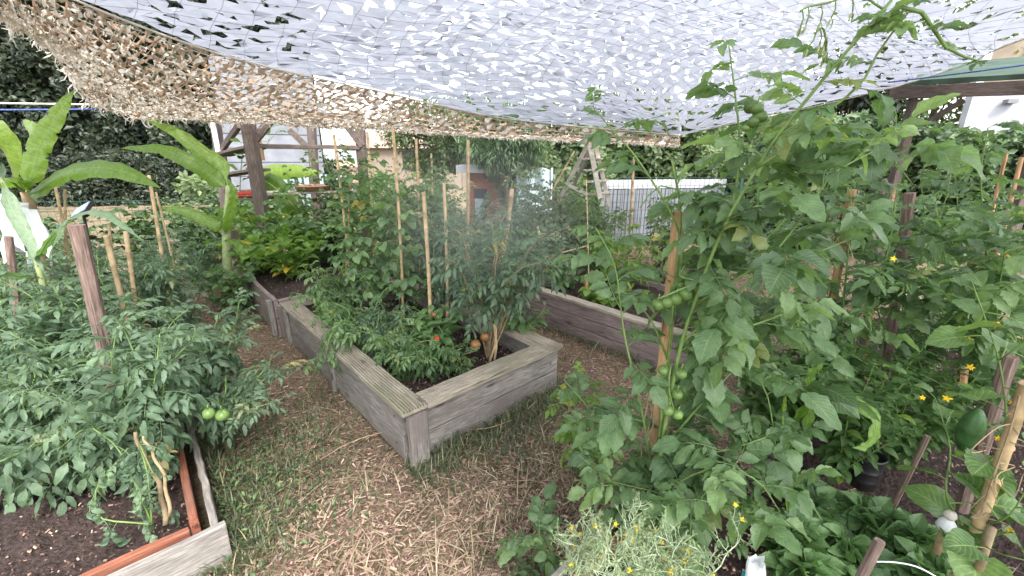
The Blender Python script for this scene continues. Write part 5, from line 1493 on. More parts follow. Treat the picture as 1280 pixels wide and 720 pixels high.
# ---- tall foreground tomato
fst = [
    S((815, 690, 1.30), (822, 560, 1.28), (835, 450, 1.28), (845, 350, 1.26), (852, 262, 1.24), (840, 200, 1.2)),
    S((812, 700, 1.28), (826, 560, 1.18), (850, 430, 1.16), (900, 290, 1.1), (960, 185, 1.05), (1040, 85, .98), (1115, 0, .92)),
    S((845, 360, 1.26), (856, 310, 1.26), (838, 262, 1.26), (795, 195, 1.28), (768, 165, 1.3), (742, 135, 1.3)),
    S((900, 300, 1.12), (922, 230, 1.2), (925, 170, 1.2), (918, 110, 1.2), (911, 55, 1.2)),
    S((945, 210, 1.06), (985, 185, 1.02), (1030, 140, 1.0), (1075, 110, .98), (1100, 60, .96), (1140, 10, .94)),
    S((1090, 30, .93), (1140, 0, .9), (1160, 25, .9), (1185, 65, .9), (1230, 78, .9)),
    S((850, 430, 1.16), (930, 360, 1.1), (990, 290, 1.05), (1040, 215, 1.05), (1090, 190, 1.05)),
    S((870, 380, 1.15), (950, 330, 1.1), (1010, 320, 1.05), (1060, 300, 1.05)),
    S((815, 640, 1.3), (780, 580, 1.3), (745, 520, 1.35), (705, 475, 1.42)),
    S((815, 650, 1.28), (870, 570, 1.12), (920, 560, 1.08), (975, 540, 1.05)),
    S((818, 600, 1.28), (800, 500, 1.22), (780, 420, 1.2), (770, 330, 1.22), (745, 285, 1.25)),
    S((815, 660, 1.3), (850, 600, 1.12), (900, 580, 1.02), (950, 600, .98), (975, 640, .95)),
    S((815, 660, 1.3), (800, 620, 1.2), (760, 600, 1.15), (725, 570, 1.2)),
    S((850, 380, 1.25), (880, 300, 1.28), (905, 250, 1.3), (960, 230, 1.3), (1000, 200, 1.3)),
    S((900, 420, 1.2), (960, 400, 1.2), (1010, 380, 1.2), (1040, 400, 1.2)),
    S((835, 450, 1.28), (815, 400, 1.26), (790, 370, 1.25), (765, 365, 1.25)),
    S((850, 380, 1.3), (905, 340, 1.35), (960, 300, 1.4), (1000, 250, 1.4), (1040, 240, 1.4)),
    S((845, 440, 1.3), (900, 400, 1.4), (950, 380, 1.4), (1010, 430, 1.4), (1020, 480, 1.35)),
    S((830, 560, 1.25), (880, 500, 1.2), (930, 450, 1.2), (960, 490, 1.15), (970, 560, 1.1)),
    S((820, 640, 1.28), (870, 620, 1.05), (910, 640, .98), (930, 680, .95)),
    S((818, 620, 1.3), (860, 560, 1.25), (905, 520, 1.22), (950, 520, 1.2), (985, 560, 1.15)),
    S((815, 640, 1.3), (850, 530, 1.3), (880, 450, 1.32), (925, 400, 1.35), (975, 360, 1.35)),
    S((820, 650, 1.28), (880, 640, 1.15), (940, 620, 1.08), (990, 600, 1.05)),
    S((960, 180, 1.15), (1000, 150, 1.2), (1060, 160, 1.25), (1110, 190, 1.3), (1140, 230, 1.3)),
    S((900, 290, 1.2), (860, 240, 1.25), (820, 230, 1.3), (800, 260, 1.3)),
]
fr = []
for (px, py, Y, r_) in ((878, 359, 1.15, .027), (857, 367, 1.16, .024), (845, 374, 1.15, .019), (834, 378, 1.15, .018), (822, 381, 1.16, .020), (850, 356, 1.2, .02),
                        (851, 467, 1.12, .019), (826, 497, 1.12, .019), (846, 493, 1.12, .018), (835, 513, 1.12, .018), (847, 518, 1.12, .017), (830, 463, 1.15, .019),
                        (946, 136, 1.12, .017), (950, 146, 1.12, .018), (938, 134, 1.13, .016), (942, 152, 1.12, .015), (933, 160, 1.13, .011), (885, 262, 1.2, .016), (872, 265, 1.2, .016), (868, 268, 1.2, .014)):
    fr.append((P(px, py, Y), r_, 'green_fruit'))
# arched trusses with spent blossoms hang from the long stem
fgp = plant('tomato_plant', 'tall tomato plant in the right foreground, its long vine arching under the net', 'tomato plant', fst, 'tom_hi', 'tomato_leaf', .225, .044, 101,
            group='tomato plants', r0=.0085, elev=(.5, -.35), fruits=fr, guard=.5, t0=.08, prune=[(755, 420, 30, 9), (770, 385, 26, 9), (760, 470, 26, 9), (745, 205, 24, 9)] + [(f_[0], f_[1], 34, 1.2) for f_ in ((860, 366), (835, 376), (838, 470), (836, 500), (843, 516), (944, 145))] + [(850 - (y_ - 265) * .092, y_, 24, 1.33) for y_ in (272, 295, 318, 405, 425, 450, 540, 560)] + [(845, 180, 26, 9), (838, 212, 24, 9), (800, 245, 26, 9), (925, 490, 24, 9)], mul={1: .8, 7: .8, 9: .8, 11: .8, 2: .75, 3: .7, 4: .6, 5: .38, 8: .8})
rg = np.random.default_rng(3)
for pts in (((1105, 12, .93), (1070, -8, .94), (1040, 2, .95), (1012, 8, .96), (1000, 14, .96)), ((1030, 78, .98), (1032, 50, .98), (1028, 35, .97), (1018, 42, .97))):
    sb = MB(); lb = MB()
    c = smooth_curve(PP(*pts), 14); sb.tube(c, .0022, 5)
    for i_ in range(4, 14, 2):
        q = c[i_]; e = q + [rg.normal(0, .006), 0, -.03]; sb.tube([q, (q + e) / 2 + [.004, 0, 0], e], .0016, 4)
        az = rg.random(5) * 6.3
        scatter(lb, 'lance', frames(np.repeat(e[None], 5, 0), np.stack([np.cos(az) * .5, np.sin(az) * .5, -np.ones(5)], -1), UPZ + [.3, 0, 0], .02), rg)
    tr_ = sb.build('truss', M['stem'], fgp, True); lb.build('spent_blossom', M['pale_stem'], tr_, True)
for pts, r__ in ((((858, 330, 1.2), (850, 345, 1.16), (872, 352, 1.14), (850, 362, 1.14), (822, 374, 1.15)), .0028), (((840, 450, 1.2), (838, 462, 1.13), (836, 485, 1.12), (842, 512, 1.12)), .0025), (((925, 120, 1.2), (938, 122, 1.14), (944, 135, 1.13), (936, 156, 1.12)), .0022)):
    sb = MB(); sb.tube(smooth_curve(PP(*pts), 14), r__, 5); sb.build('truss', M['stem'], fgp, True)

# ---- tomato seedling at the bottom centre and leafy one beside it
def ast(px, py, z, h, n, spread, seed, lean=(0, 0)):
    return auto_stems(G(px, py, z), h, n, spread, np.random.default_rng(seed), lean)
plant('tomato_plant', 'small self-sown tomato seedling on the ground at the bottom centre', 'tomato plant', ast(668, 712, .0, .30, 2, .1, 1), 'tom_hi', 'tomato_leaf', .17, .05, 1, group='tomato plants', r0=.003, guard=.3)
plant('tomato_plant', 'pale green tomato shoots between the middle bed corner and the tall tomato', 'tomato plant', ast(735, 590, .0, .6, 3, .26, 2, (-.05, 0)), 'tom_hi', 'bean_leaf', .17, .07, 2, group='tomato plants', r0=.004)

# ---- left bed tomatoes
LB = [
    ('trailing tomato shoots spilling over the orange edged corner onto the grass', (262, 548), .16, .36, 8, .42, 35, 0, (.20, -.02), .18),
    ('tomato plant leaning low over the dark soil in the bottom left', (110, 610), .12, .5, 8, .42, 36, 0, (0, .05), .22),
    ('tomato plant at the bottom left corner over the dark soil', (45, 620), .12, .62, 7, .40, 31, 0, (-.05, .1), .25),
    ('low tomato plant filling the gap behind the near corner plant', (150, 540), .12, .75, 8, .45, 32, 1, (0, 0), .25),
    ('tomato plant in the second row behind the thickest stake', (165, 470), .12, .9, 8, .5, 33, 0, (0, 0), .24),
    ('tomato plant in the second row at the left edge', (30, 470), .12, .95, 8, .5, 34, 1, (0, 0), .24),
    ('bushy tomato plant at the near corner of the left bed, bare stem showing', (185, 620), .12, .80, 8, .45, 11, 0, (.02, .0), .25),
    ('tomato plant spilling over the edge of the left bed onto the path', (255, 520), .12, .64, 10, .48, 12, 0, (.06, .0), .24),
    ('tomato plant round the foot of the split old post', (120, 520), .12, .95, 7, .42, 13, 1, (0, 0), .25),
    ('tomato plant at the left edge with low grey-green leaves', (25, 540), .12, .82, 7, .45, 14, 0, (0, 0), .25),
    ('tomato plant right of the three short bamboo canes', (225, 445), .12, .85, 7, .45, 15, 1, (.05, 0), .24),
    ('tomato plant in front of the thin crossed canes', (90, 440), .12, .92, 7, .45, 16, 0, (0, 0), .24),
    ('tomato plant far back in the left bed beside the tall bamboo cane', (215, 395), .12, .85, 7, .5, 17, 2, (0, 0), .24),
    ('tomato plant below the solar lamp', (110, 390), .12, .95, 7, .5, 18, 0, (0, 0), .24),
    ('tomato plant under the white fleece at the left', (-30, 430), .12, .9, 7, .5, 19, 0, (0, 0), .24),
    ('tomato plant at the back of the left bed near the banana stem', (265, 372), .12, .7, 6, .4, 20, 1, (0, 0), .22),
]
for (lb_, (px, py), z, h, n, spd, sd_, nf, lean, sz) in LB:
    plant('tomato_plant', lb_, 'tomato plant', ast(px, py, z, h, n, spd, sd_, lean), 'tom_mid', 'blue_leaf', sz * .86, .036, sd_, group='tomato plants', r0=.006,
          fruit_rand=(nf, .032, ['green_fruit', 'green_fruit', 'turn_fruit']) if nf else None, elev=(.5, -.5), t0=.25,
          fruits=[(P(261, 517, 1.62), .027, 'green_fruit'), (P(278, 519, 1.63), .030, 'green_fruit'), (P(207, 446, 1.7), .025, 'green_fruit')] if sd_ == 12 else ())
# the curled dying stem at the corner plant
rg = np.random.default_rng(4)
plant('tomato_plant', 'wilting tomato shoots with curled leaves hanging over the dark soil at the left', 'tomato plant',
      [S((190, 655, 1.35), (150, 560, 1.4), (110, 530, 1.4), (75, 560, 1.35)), S((190, 655, 1.35), (120, 650, 1.3), (118, 610, 1.35), (160, 560, 1.4)), S((190, 655, 1.35), (185, 590, 1.38), (170, 545, 1.4), (195, 600, 1.32))],
      'tom_curl', 'blue_leaf', .16, .055, 44, group='tomato plants', r0=.004, elev=(-.2, -.6))
for lb_, pts, r__, ti in (('dry brown tomato stalk rising from the soil at the left bed corner', ((207, 655, 1.36), (200, 610, 1.4), (182, 575, 1.42), (168, 540, 1.45)), .009, .15),
                          ('thin split cane leaning beside the dry stalk in the left bed', ((212, 645, 1.36), (206, 600, 1.38), (190, 565, 1.4), (178, 545, 1.42)), .006, .5)):
    sb = MB(); c = smooth_curve(PP(*pts), 16); c[:, 0] += .006 * np.sin(np.arange(16) * 1.3); sb.tube(c, np.linspace(r__ * 1.2, r__ * .7, 16), 7, tint=ti)
    tag(sb.build('dry_stalk', M['dry_stem'], None, True), lb_, 'stalk')

# ---- far-left maize like plant, white fleece, solar lamp
mz = thing('maize_plant', 'maize plant with long arching strap leaves at the left edge', 'maize plant', P(45, 430, 2.3) * [1, 1, 0])
m_ = MB(); m_.tube(smooth_curve([P(62, 440, 2.3) * [1, 1, 0] + [0, 0, .12], P(50, 340, 2.3), P(28, 275, 2.3), P(0, 222, 2.3)], 14), np.linspace(.018, .008, 14), 8); m_.build('stalk', M['pale_stem'], mz, True)
def strap(root, pts, w, seed, tint=.5, mat='cuke_leaf', up=(0, -.4, 1), fold=.35, name='leaf'):
    o = banana_leaf(root, pts, w, seed, tint, fold, 26, 2, name, .02, up, .35); o.data.materials[0] = M[mat]; return o
strap(mz, PP((42, 330, 2.3), (62, 300, 2.25), (90, 272, 2.2), (128, 266, 2.15), (178, 300, 2.1)), .085, 1, .75, 'blue_leaf')
strap(mz, PP((30, 290, 2.3), (45, 320, 2.2), (60, 300, 2.1), (75, 285, 2.0), (60, 325, 1.95)), .07, 2, .4, 'tomato_leaf')
strap(mz, PP((10, 240, 2.3), (-10, 200, 2.3), (-30, 195, 2.2), (-60, 230, 2.1)), .07, 3, .6, 'blue_leaf')
strap(mz, PP((0, 222, 2.3), (15, 260, 2.25), (35, 300, 2.2), (55, 340, 2.15)), .07, 4, .8, 'blue_leaf')
strap(mz, PP((45, 340, 2.3), (25, 345, 2.1), (0, 340, 2.0), (-30, 360, 1.9)), .07, 5, .6, 'blue_leaf')
n = 20; S_, T_ = np.meshgrid(np.linspace(0, 1, n), np.linspace(0, 1, n))
p00, p10, p01, p11 = P(-8, 242, 2.85), P(45, 262, 2.85), P(8, 318, 2.75), P(62, 325, 2.75)
V = (1 - S_)[..., None] * (1 - T_)[..., None] * p00 + S_[..., None] * (1 - T_)[..., None] * p10 + (1 - S_)[..., None] * T_[..., None] * p01 + S_[..., None] * T_[..., None] * p11
V[..., 1] += .04 * np.sin(S_ * 13 + T_ * 3) + .02 * np.sin(S_ * 31 - T_ * 5); V[..., 2] += .03 * np.sin(S_ * 9 + 1) * T_ - .08 * np.sin(S_ * 16) * (T_ > .9)
i = np.arange(n - 1)[:, None] * n; j = np.arange(n - 1)[None]
b = MB(); b.add(V.reshape(-1, 3), np.stack([i + j, i + j + 1, i + n + j + 1, i + n + j], -1).reshape(-1, 4))
tag(b.build('fleece_cloth', M['white_cloth'], None, True), 'white fleece cloth draped on the banana stem at the left edge', 'cloth')
so = thing('solar_lamp', 'small solar garden lamp on a stake above the left tomatoes', 'solar lamp', P(102, 330, 2.8) * [1, 1, 0] + [0, 0, .12])
q = P(103, 263, 2.8); ax = np.array(Matrix.Rotation(R(-25), 3, 'Y') @ Matrix.Rotation(R(35), 3, 'X')).T
b = MB(); b.box(q, (.135, .11, .022), ax); b.build('housing', M['black'], so)
b = MB(); b.box(q + ax[2] * .0125, (.115, .092, .003), ax); b.build('solar_panel', M['solar'], so)
b = MB(); b.tube([q - [0, 0, .01], P(103, 330, 2.8) * [1, 1, 0] + [0, 0, .12]], .008, 8); b.build('spike', M['black'], so)
b = MB(); b.tube([q - ax[2] * .012, q - ax[2] * .04], .03, 12); b.build('lamp_head', M['black'], so)

# ---- middle bed plants
plant('bean_plant', 'tall bean vines climbing the canes at the back left of the middle bed', 'bean plant',
      [S((440, 380, 3.7), (437, 300, 3.8), (430, 235, 3.9), (428, 178, 3.9)), S((480, 385, 3.7), (478, 300, 3.8), (470, 235, 3.9), (462, 185, 3.9)), S((525, 385, 3.6), (530, 300, 3.8), (540, 240, 3.9), (548, 195, 3.9)), S((465, 385, 3.5), (470, 320, 3.5), (468, 260, 3.6), (455, 215, 3.7)), S((500, 385, 3.3), (497, 320, 3.3), (495, 260, 3.35), (480, 225, 3.4)),
       S((465, 385, 3.6), (455, 330, 3.6), (480, 270, 3.6), (490, 220, 3.6)), S((500, 385, 3.4), (515, 320, 3.5), (520, 270, 3.6), (512, 215, 3.6)), S((520, 385, 3.4), (548, 320, 3.6), (545, 260, 3.7), (535, 230, 3.7)),
       S((480, 380, 3.3), (450, 340, 3.3), (420, 310, 3.5), (412, 280, 3.6))],
      'bean', 'tomato_leaf', .20, .032, 51, r0=.004, elev=(.2, -.3), flowers=0, group=None)
plant('squash_plant', 'bright yellow-green squash leaves and yellowed leaves between the canes', 'squash plant',
      [S((470, 360, 3.9), (468, 300, 3.9), (472, 250, 3.9), (482, 225, 3.9)), S((470, 360, 3.9), (450, 300, 4.0), (445, 250, 4.0)), S((478, 300, 3.7), (500, 270, 3.7), (500, 235, 3.8))],
      'heart', 'bean_leaf', .22, .055, 52, r0=.005, flowers=3)
plant('tomato_plant', 'pruned tomato plant with hanging leaves along the left cap board of the middle bed', 'tomato plant', ast(455, 440, .17, .5, 9, .5, 53), 'tom_curl', 'tomato_leaf', .22, .045, 53, group='tomato plants',
      fruit_rand=(3, .022, ['green_fruit', 'turn_fruit']), elev=(.2, -.5))
plant('tomato_plant', 'drooping tomato shoots hanging over the front left corner of the middle bed', 'tomato plant', ast(505, 468, .17, .42, 9, .4, 54, (-.08, -.03)), 'tom_mid', 'tomato_leaf', .2, .045, 54, group='tomato plants', elev=(.1, -.7))
plant('tomato_plant', 'shoot hanging down outside the left wall of the middle bed', 'tomato plant', [S((452, 430, 2.9), (430, 395, 2.75), (412, 420, 2.62), (405, 455, 2.55)), S((452, 430, 2.9), (425, 405, 2.7), (400, 440, 2.65), (398, 470, 2.6))], 'tom_mid', 'tomato_leaf', .19, .05, 55, group='tomato plants', elev=(0, -.8))
plant('pepper_plant', 'pepper plant with glossy leaves and a red fruit below the sawn-off cane', 'pepper plant', ast(548, 455, .17, .40, 5, .2, 56), 'oval_hi', 'berry_leaf', .15, .028, 56,
      fruits=[(P(546, 423, 2.62), .020, 'red_fruit')], elev=(.5, -.2))
plant('tomato_plant', 'dense hazy tomato bush with a bare pale trunk in the middle bed', 'tomato plant',
      auto_stems(G(610, 450, .17), 1.05, 13, .62, np.random.default_rng(57), (.06, .1)), 'tom_mid', 'blue_leaf', .22, .052, 57, group='tomato plants', t0=.42, elev=(.5, -.3), stemmat=M['dry_stem'], r0=.009,
      fruits=[(P(594, 431, 2.75), .040, 'turn_fruit'), (P(606, 421, 2.8), .036, 'turn_fruit'), (P(580, 362, 2.9), .028, 'green_fruit'), (P(606, 352, 3.0), .026, 'green_fruit'), (P(590, 356, 3.0), .022, 'green_fruit'), (P(543, 393, 2.8), .02, 'turn_fruit')])
plant('tomato_plant', 'misty tomato plant behind the pair of pale canes', 'tomato plant', auto_stems(G(565, 410, .17), 1.15, 9, .42, np.random.default_rng(58), (0, .1)), 'tom_mid', 'blue_leaf', .22, .045, 58, group='tomato plants', t0=.3)
plant('tomato_plant', 'low tomato shoots lying over the right corner of the middle bed', 'tomato plant', ast(655, 420, .3, .22, 6, .26, 59), 'oval_hi', 'tomato_leaf', .11, .03, 59, group='tomato plants', fruits=[(P(635, 404, 2.95), .024, 'green_fruit')], elev=(.2, -.4))
plant('basil_plant', 'small bright basil shoot on the left cap board of the middle bed', 'herb plant', ast(412, 415, .2, .26, 5, .14, 60), 'oval_hi', 'bean_leaf', .09, .025, 60)
plant('tomato_plant', 'thin tomato seedling standing by the pepper plant', 'tomato plant', ast(580, 470, .17, .22, 4, .15, 61), 'tom_mid', 'tomato_leaf', .12, .04, 61, group='tomato plants')
b = MB()
for q in ((620, 400, 2.85, 612, 452), (617, 405, 2.85, 618, 450)):
    b.tube(smooth_curve([P(q[0], q[1], q[2]), P((q[0] + q[3]) / 2 + 3, 430, q[2] - .02), P(q[3], q[4], q[2] - .05)], 10), .010, 6, tint=.9)
tag(b.build('dry_stalk', M['dry_stem'], None, True), 'pale bare stalk under the dense tomato bush in the middle bed', 'stalk')

plant('tomato_plant', 'low leafy tomato filling the near left part of the middle bed', 'tomato plant', ast(480, 455, .17, .36, 9, .42, 62, (-.05, .15)), 'tom_mid', 'blue_leaf', .19, .04, 62, group='tomato plants', elev=(.3, -.4))
plant('tomato_plant', 'leafy tomato behind the bright basil shoot in the middle bed', 'tomato plant', ast(425, 400, .17, .55, 9, .4, 63), 'tom_mid', 'tomato_leaf', .2, .04, 63, group='tomato plants', elev=(.3, -.4))
plant('tomato_plant', 'low green tomato behind the end cap of the middle bed', 'tomato plant', ast(540, 470, .17, .26, 8, .3, 64), 'tom_mid', 'tomato_leaf', .15, .035, 64, group='tomato plants', elev=(.3, -.4))
# ---- back-left bed: squash vines
for k_, (lb_, px, py, h, sd_) in enumerate([('squash vines at the front corner of the back-left bed', 365, 350, .5, 71), ('squash vines in the middle of the back-left bed', 395, 335, .65, 72),
                                     ('squash vines beside the leaning frame post', 335, 330, .75, 73), ('squash vines at the right end of the back-left bed', 430, 330, .65, 74), ('squash vines over the left side board of the back-left bed', 322, 343, .4, 79)]):
    plant('squash_plant', lb_, 'squash plant', ast(px, py, .3, h, 12, .6, sd_), 'heart', 'bean_leaf' if k_ % 2 == 0 else 'tomato_leaf', .21, .045, sd_, group='squash plants in the back-left bed', r0=.006, flowers=1 if k_ == 1 else 0)
plant('bean_plant', 'dark leaved climber round the leaning frame post', 'bean plant', [S((330, 330, 5.2), (335, 280, 5.2), (355, 240, 5.2), (372, 232, 5.3)), S((330, 330, 5.2), (340, 290, 5.1), (385, 280, 5.2)), S((330, 300, 5.2), (310, 270, 5.2), (305, 250, 5.2))], 'bean', 'berry_leaf', .2, .05, 75, r0=.006)
plant('kiwi_vine', 'climber with dark leaves under the net inside the timber frame', 'climber', [S((300, 320, 6.0), (300, 220, 6.0), (305, 180, 5.9), (330, 165, 5.8)), S((300, 220, 6.0), (318, 200, 5.9), (350, 160, 5.8))], 'heart', 'berry_leaf', .22, .1, 76, r0=.008)
plant('shrub', 'leafy shrub between the timber frame and the bean canes', 'shrub', auto_stems(P(420, 330, 5.6) * [1, 1, 0], 1.7, 12, .7, np.random.default_rng(77)), 'bean', 'far_leaf', .17, .05, 77, r0=.008)

# ---- mid-ground crops between the beds and the back fence
r_ = np.random.default_rng(90)
MID = [(283, 330, 4.4, .5, 'bean', 'tomato_leaf', 'leafy bush round the foot of the second banana plant'), (500, 300, 5.2, 1.5, 'tom_low', 'far_leaf', 'tall loose tomato plant behind the tallest cane'), (545, 300, 5.4, 1.4, 'tom_low', 'blue_leaf', 'tomato plant in front of the tan house'),
       (590, 305, 5.2, 1.1, 'tom_low', 'blue_leaf', 'tomato plant below the red-brown shed'), (650, 310, 5.4, 1.35, 'tom_low', 'blue_leaf', 'tomato plant right of the dried seed head'),
       (690, 320, 5.0, 1.15, 'tom_low', 'far_leaf', 'tomato plant behind the slanting thin cane'), (735, 330, 5.0, 1.1, 'tom_low', 'far_leaf', 'leafy tomato plant below the stepladder'),
       (670, 290, 6.6, 1.55, 'tom_low', 'far_leaf', 'tall bushy plant in front of the pale blue tarpaulin'), (740, 290, 6.0, 1.25, 'bean', 'tomato_leaf', 'broad leaved bush at the foot of the stepladder'),
       (780, 330, 4.6, .9, 'tom_low', 'bean_leaf', 'yellow-green plant behind the right bed'), (610, 320, 4.9, .7, 'tom_low', 'blue_leaf', 'low tomato plant beside the pale edging board'),
       (700, 345, 4.6, .55, 'bean', 'berry_leaf', 'low leafy pepper plant in the right bed'), (760, 365, 4.0, .4, 'bean', 'bean_leaf', 'low bright bean plant in the right bed beside the cane stubs'),
       (840, 320, 5.4, 1.1, 'tom_low', 'far_leaf', 'bush in front of the white slatted fence'), (900, 300, 6.0, 1.2, 'tom_low', 'far_leaf', 'loose bush below the blue hut'),
       (560, 275, 7.2, 1.4, 'tom_low', 'far_leaf', 'far bush left of the shed'), (480, 280, 7.0, 1.3, 'tom_low', 'far_leaf', 'far bush below the tiled roof'),
       (720, 275, 7.6, 1.3, 'bean', 'far_leaf', 'dark bush behind the stepladder'), (640, 345, 4.4, .35, 'tom_low', 'bean_leaf', 'low green weeds behind the right corner of the middle bed'),
       (250, 330, 5.6, .95, 'bean', 'ivy_leaf', 'dark leafy shrub in front of the rail fence'), (180, 330, 5.2, 1.0, 'bean', 'ivy_leaf', 'ivy coloured shrub behind the tall left bamboo cane'),
       (110, 340, 4.8, 1.0, 'bean', 'ivy_leaf', 'dark shrub behind the solar lamp'), (20, 350, 4.4, .95, 'bean', 'ivy_leaf', 'dark shrub behind the white fleece'), (240, 300, 6.2, 1.15, 'tom_low', 'far_leaf', 'pale feathery bush right of the tall left bamboo cane')]
for k_, (px, py, Y, h, ts, lf, lb_) in enumerate(MID):
    base = P(px, py, Y) * [1, 1, 0]
    plant('bean_plant' if ts == 'bean' else 'tomato_plant', lb_, 'garden plant', auto_stems(base, h, 9, .30 + .22 * h, np.random.default_rng(200 + k_)), ts, lf, .24, .06, 200 + k_, group='crops beyond the middle bed', r0=.005, t0=.1)
# dried seed head ball
sh3 = thing('seed_head', 'round dried seed head on a yellow stalk in the misty centre', 'seed head', P(621, 330, 4.4) * [1, 1, 0])
q = P(620, 265, 4.4); b = MB(); k = 500; d = r_.normal(0, 1, (k, 3)); d /= np.linalg.norm(d, axis=1)[:, None]
scatter(b, 'simple', frames(q + d * .085, d + r_.normal(0, .4, (k, 3)), UPZ + .1, .03), r_); b.build('ball', M['dry_stem'], sh3)
b = MB(); b.tube([q, P(622, 330, 4.4) * [1, 1, 0] + [0, 0, .05]], .008, 6, tint=.7); b.build('stalk', M['dry_stem'], sh3)
b = MB(); b.tube(PP((672, 324, 4.5), (735, 307, 4.3)), .008, 6, tint=.7); b.tube(PP((733, 225, 4.25), (736, 345, 4.1)), .005, 6, tint=.9)
tag(b.build('tied_canes', M['bamboo']), 'thin horizontal cane tied to an upright twig above the right bed', 'bamboo cane')

# ---- right side masses
RT = [
    ('tomato plant tied to the raffia stake, its top reaching the green shelter', [S((1050, 500, 2.1), (1052, 400, 2.1), (1060, 320, 2.1), (1065, 250, 2.1), (1050, 200, 2.1)), S((1050, 500, 2.1), (1080, 400, 2.1), (1110, 320, 2.0), (1120, 250, 2.0)), S((1050, 500, 2.1), (1020, 400, 2.1), (1000, 330, 2.2), (990, 260, 2.3)),
        S((1080, 400, 2.1), (1150, 330, 2.0), (1180, 260, 2.0), (1190, 210, 2.0)), S((1060, 420, 2.0), (1090, 350, 1.9), (1140, 330, 1.8))], 'tom_hi', 'tomato_leaf', .22, .045, 301),
    ('tomato plant at the right edge under the white building', [S((1240, 480, 2.0), (1245, 400, 2.0), (1230, 300, 2.0), (1225, 215, 2.0), (1235, 160, 2.0)), S((1240, 480, 2.0), (1275, 400, 2.0), (1290, 300, 2.0), (1290, 240, 2.0)), S((1240, 480, 2.0), (1200, 400, 1.9), (1180, 320, 1.9), (1170, 260, 1.9)),
        S((1240, 450, 1.9), (1250, 350, 1.8), (1260, 290, 1.7), (1210, 270, 1.7)), S((1200, 400, 1.9), (1160, 370, 1.8), (1130, 350, 1.8)), S((1250, 400, 1.7), (1290, 350, 1.6), (1310, 280, 1.6))], 'tom_hi', 'tomato_leaf', .21, .045, 302),
    ('tomato plant behind the grey weathered post', [S((1130, 480, 2.6), (1128, 380, 2.6), (1130, 300, 2.6), (1120, 230, 2.6)), S((1130, 480, 2.6), (1160, 360, 2.7), (1170, 280, 2.7), (1190, 230, 2.7)), S((1130, 480, 2.6), (1090, 370, 2.7), (1090, 290, 2.7), (1080, 240, 2.7)), S((1130, 480, 2.6), (1210, 360, 2.7), (1220, 300, 2.6))], 'tom_mid', 'tomato_leaf', .23, .045, 303),
    ('feathery tomato tops in front of the ivy on the right', [S((1200, 420, 3.3), (1200, 300, 3.3), (1195, 230, 3.3), (1190, 180, 3.3)), S((1200, 420, 3.3), (1240, 300, 3.3), (1250, 230, 3.3)), S((1200, 420, 3.3), (1160, 300, 3.3), (1150, 220, 3.3)), S((1200, 420, 3.3), (1290, 300, 3.2), (1300, 230, 3.2))], 'tom_mid', 'tomato_leaf', .26, .05, 304),
    ('loose tomato plant behind the arching vine in front of the pale building', [S((980, 420, 3.2), (975, 300, 3.2), (965, 230, 3.2), (960, 190, 3.2)), S((980, 420, 3.2), (1020, 300, 3.2), (1040, 210, 3.2)), S((980, 420, 3.2), (930, 320, 3.3), (920, 240, 3.3))], 'tom_mid', 'tomato_leaf', .24, .055, 305),
]
for lb_, sts, ts, lf, sz, stp, sd_ in RT:
    plant('tomato_plant', lb_, 'tomato plant', sts, ts, lf, sz, stp, sd_, group='tomato plants', r0=.007, elev=(.4, -.4), fruit_rand=(2, .02, ['turn_fruit']) if sd_ in (302, 304) else None, flowers=2 if sd_ in (301, 302) else 0)
for k_, (lb_, px, py, h, spd) in enumerate([('dense small leaved herb bush below the raffia stake', 1040, 600, .62, .38), ('dense small leaved herb bush behind the curled leaf', 1110, 585, .62, .4), ('small leaved herb bush left of the cucumber', 1165, 560, .55, .35),
                                     ('small leaved herb bush behind the tall foreground tomato', 985, 560, .6, .35), ('herb bush low behind the grey weathered post', 1120, 500, .65, .4), ('herb bush at the back right under the vines', 1210, 500, .6, .4), ('small leaved herb bush right behind the orange edged foreground bed', 950, 540, .5, .35), ('herb bush beside the curled leaf in front of the straw path', 1010, 530, .6, .35)]):
    plant('herb_bush', lb_, 'herb bush', ast(px, py, .18, h, 13, spd, 400 + k_), 'oval', 'basil_leaf', .075, .016, 400 + k_, group='herb bushes on the right', r0=.004, elev=(.3, -.2))
# strawberries
for k_, (lb_, px, py) in enumerate([('strawberry plant at the bottom beside the broken stick', 1050, 700), ('strawberry plant with large toothed leaves under the black pot', 1080, 665), ('strawberry plant below the foreground tomato stake', 985, 690), ('strawberry plant near the bottom right bamboo', 1130, 690),
                                    ('strawberry plant between the herb bush and the tomato', 1010, 640), ('strawberry plant at the very bottom left of the broken stick', 1000, 735), ('strawberry plant at the bottom right of the broken stick', 1150, 740)]):
    c = G(px, py, .18); rg = np.random.default_rng(500 + k_); n = 34
    root = thing('strawberry_plant', lb_, 'strawberry plant', c, 0, 'strawberry plants')
    az = rg.random(n) * 6.3; el = rg.uniform(.35, 1.3, n); d = np.stack([np.cos(az) * np.cos(el), np.sin(az) * np.cos(el), np.sin(el)], -1)
    lb = MB(); scatter(lb, 'berry', frames(np.repeat(c[None], n, 0), d, UPZ, rg.uniform(.13, .21, n), rg.normal(0, .25, n)), rg)
    lb.build('foliage', M['berry_leaf'], root, True)
    b = MB(); b.tube([c - [0, 0, .03], c + [0, 0, .03]], .015, 7); b.build('crown', M['dry_stem'], root)
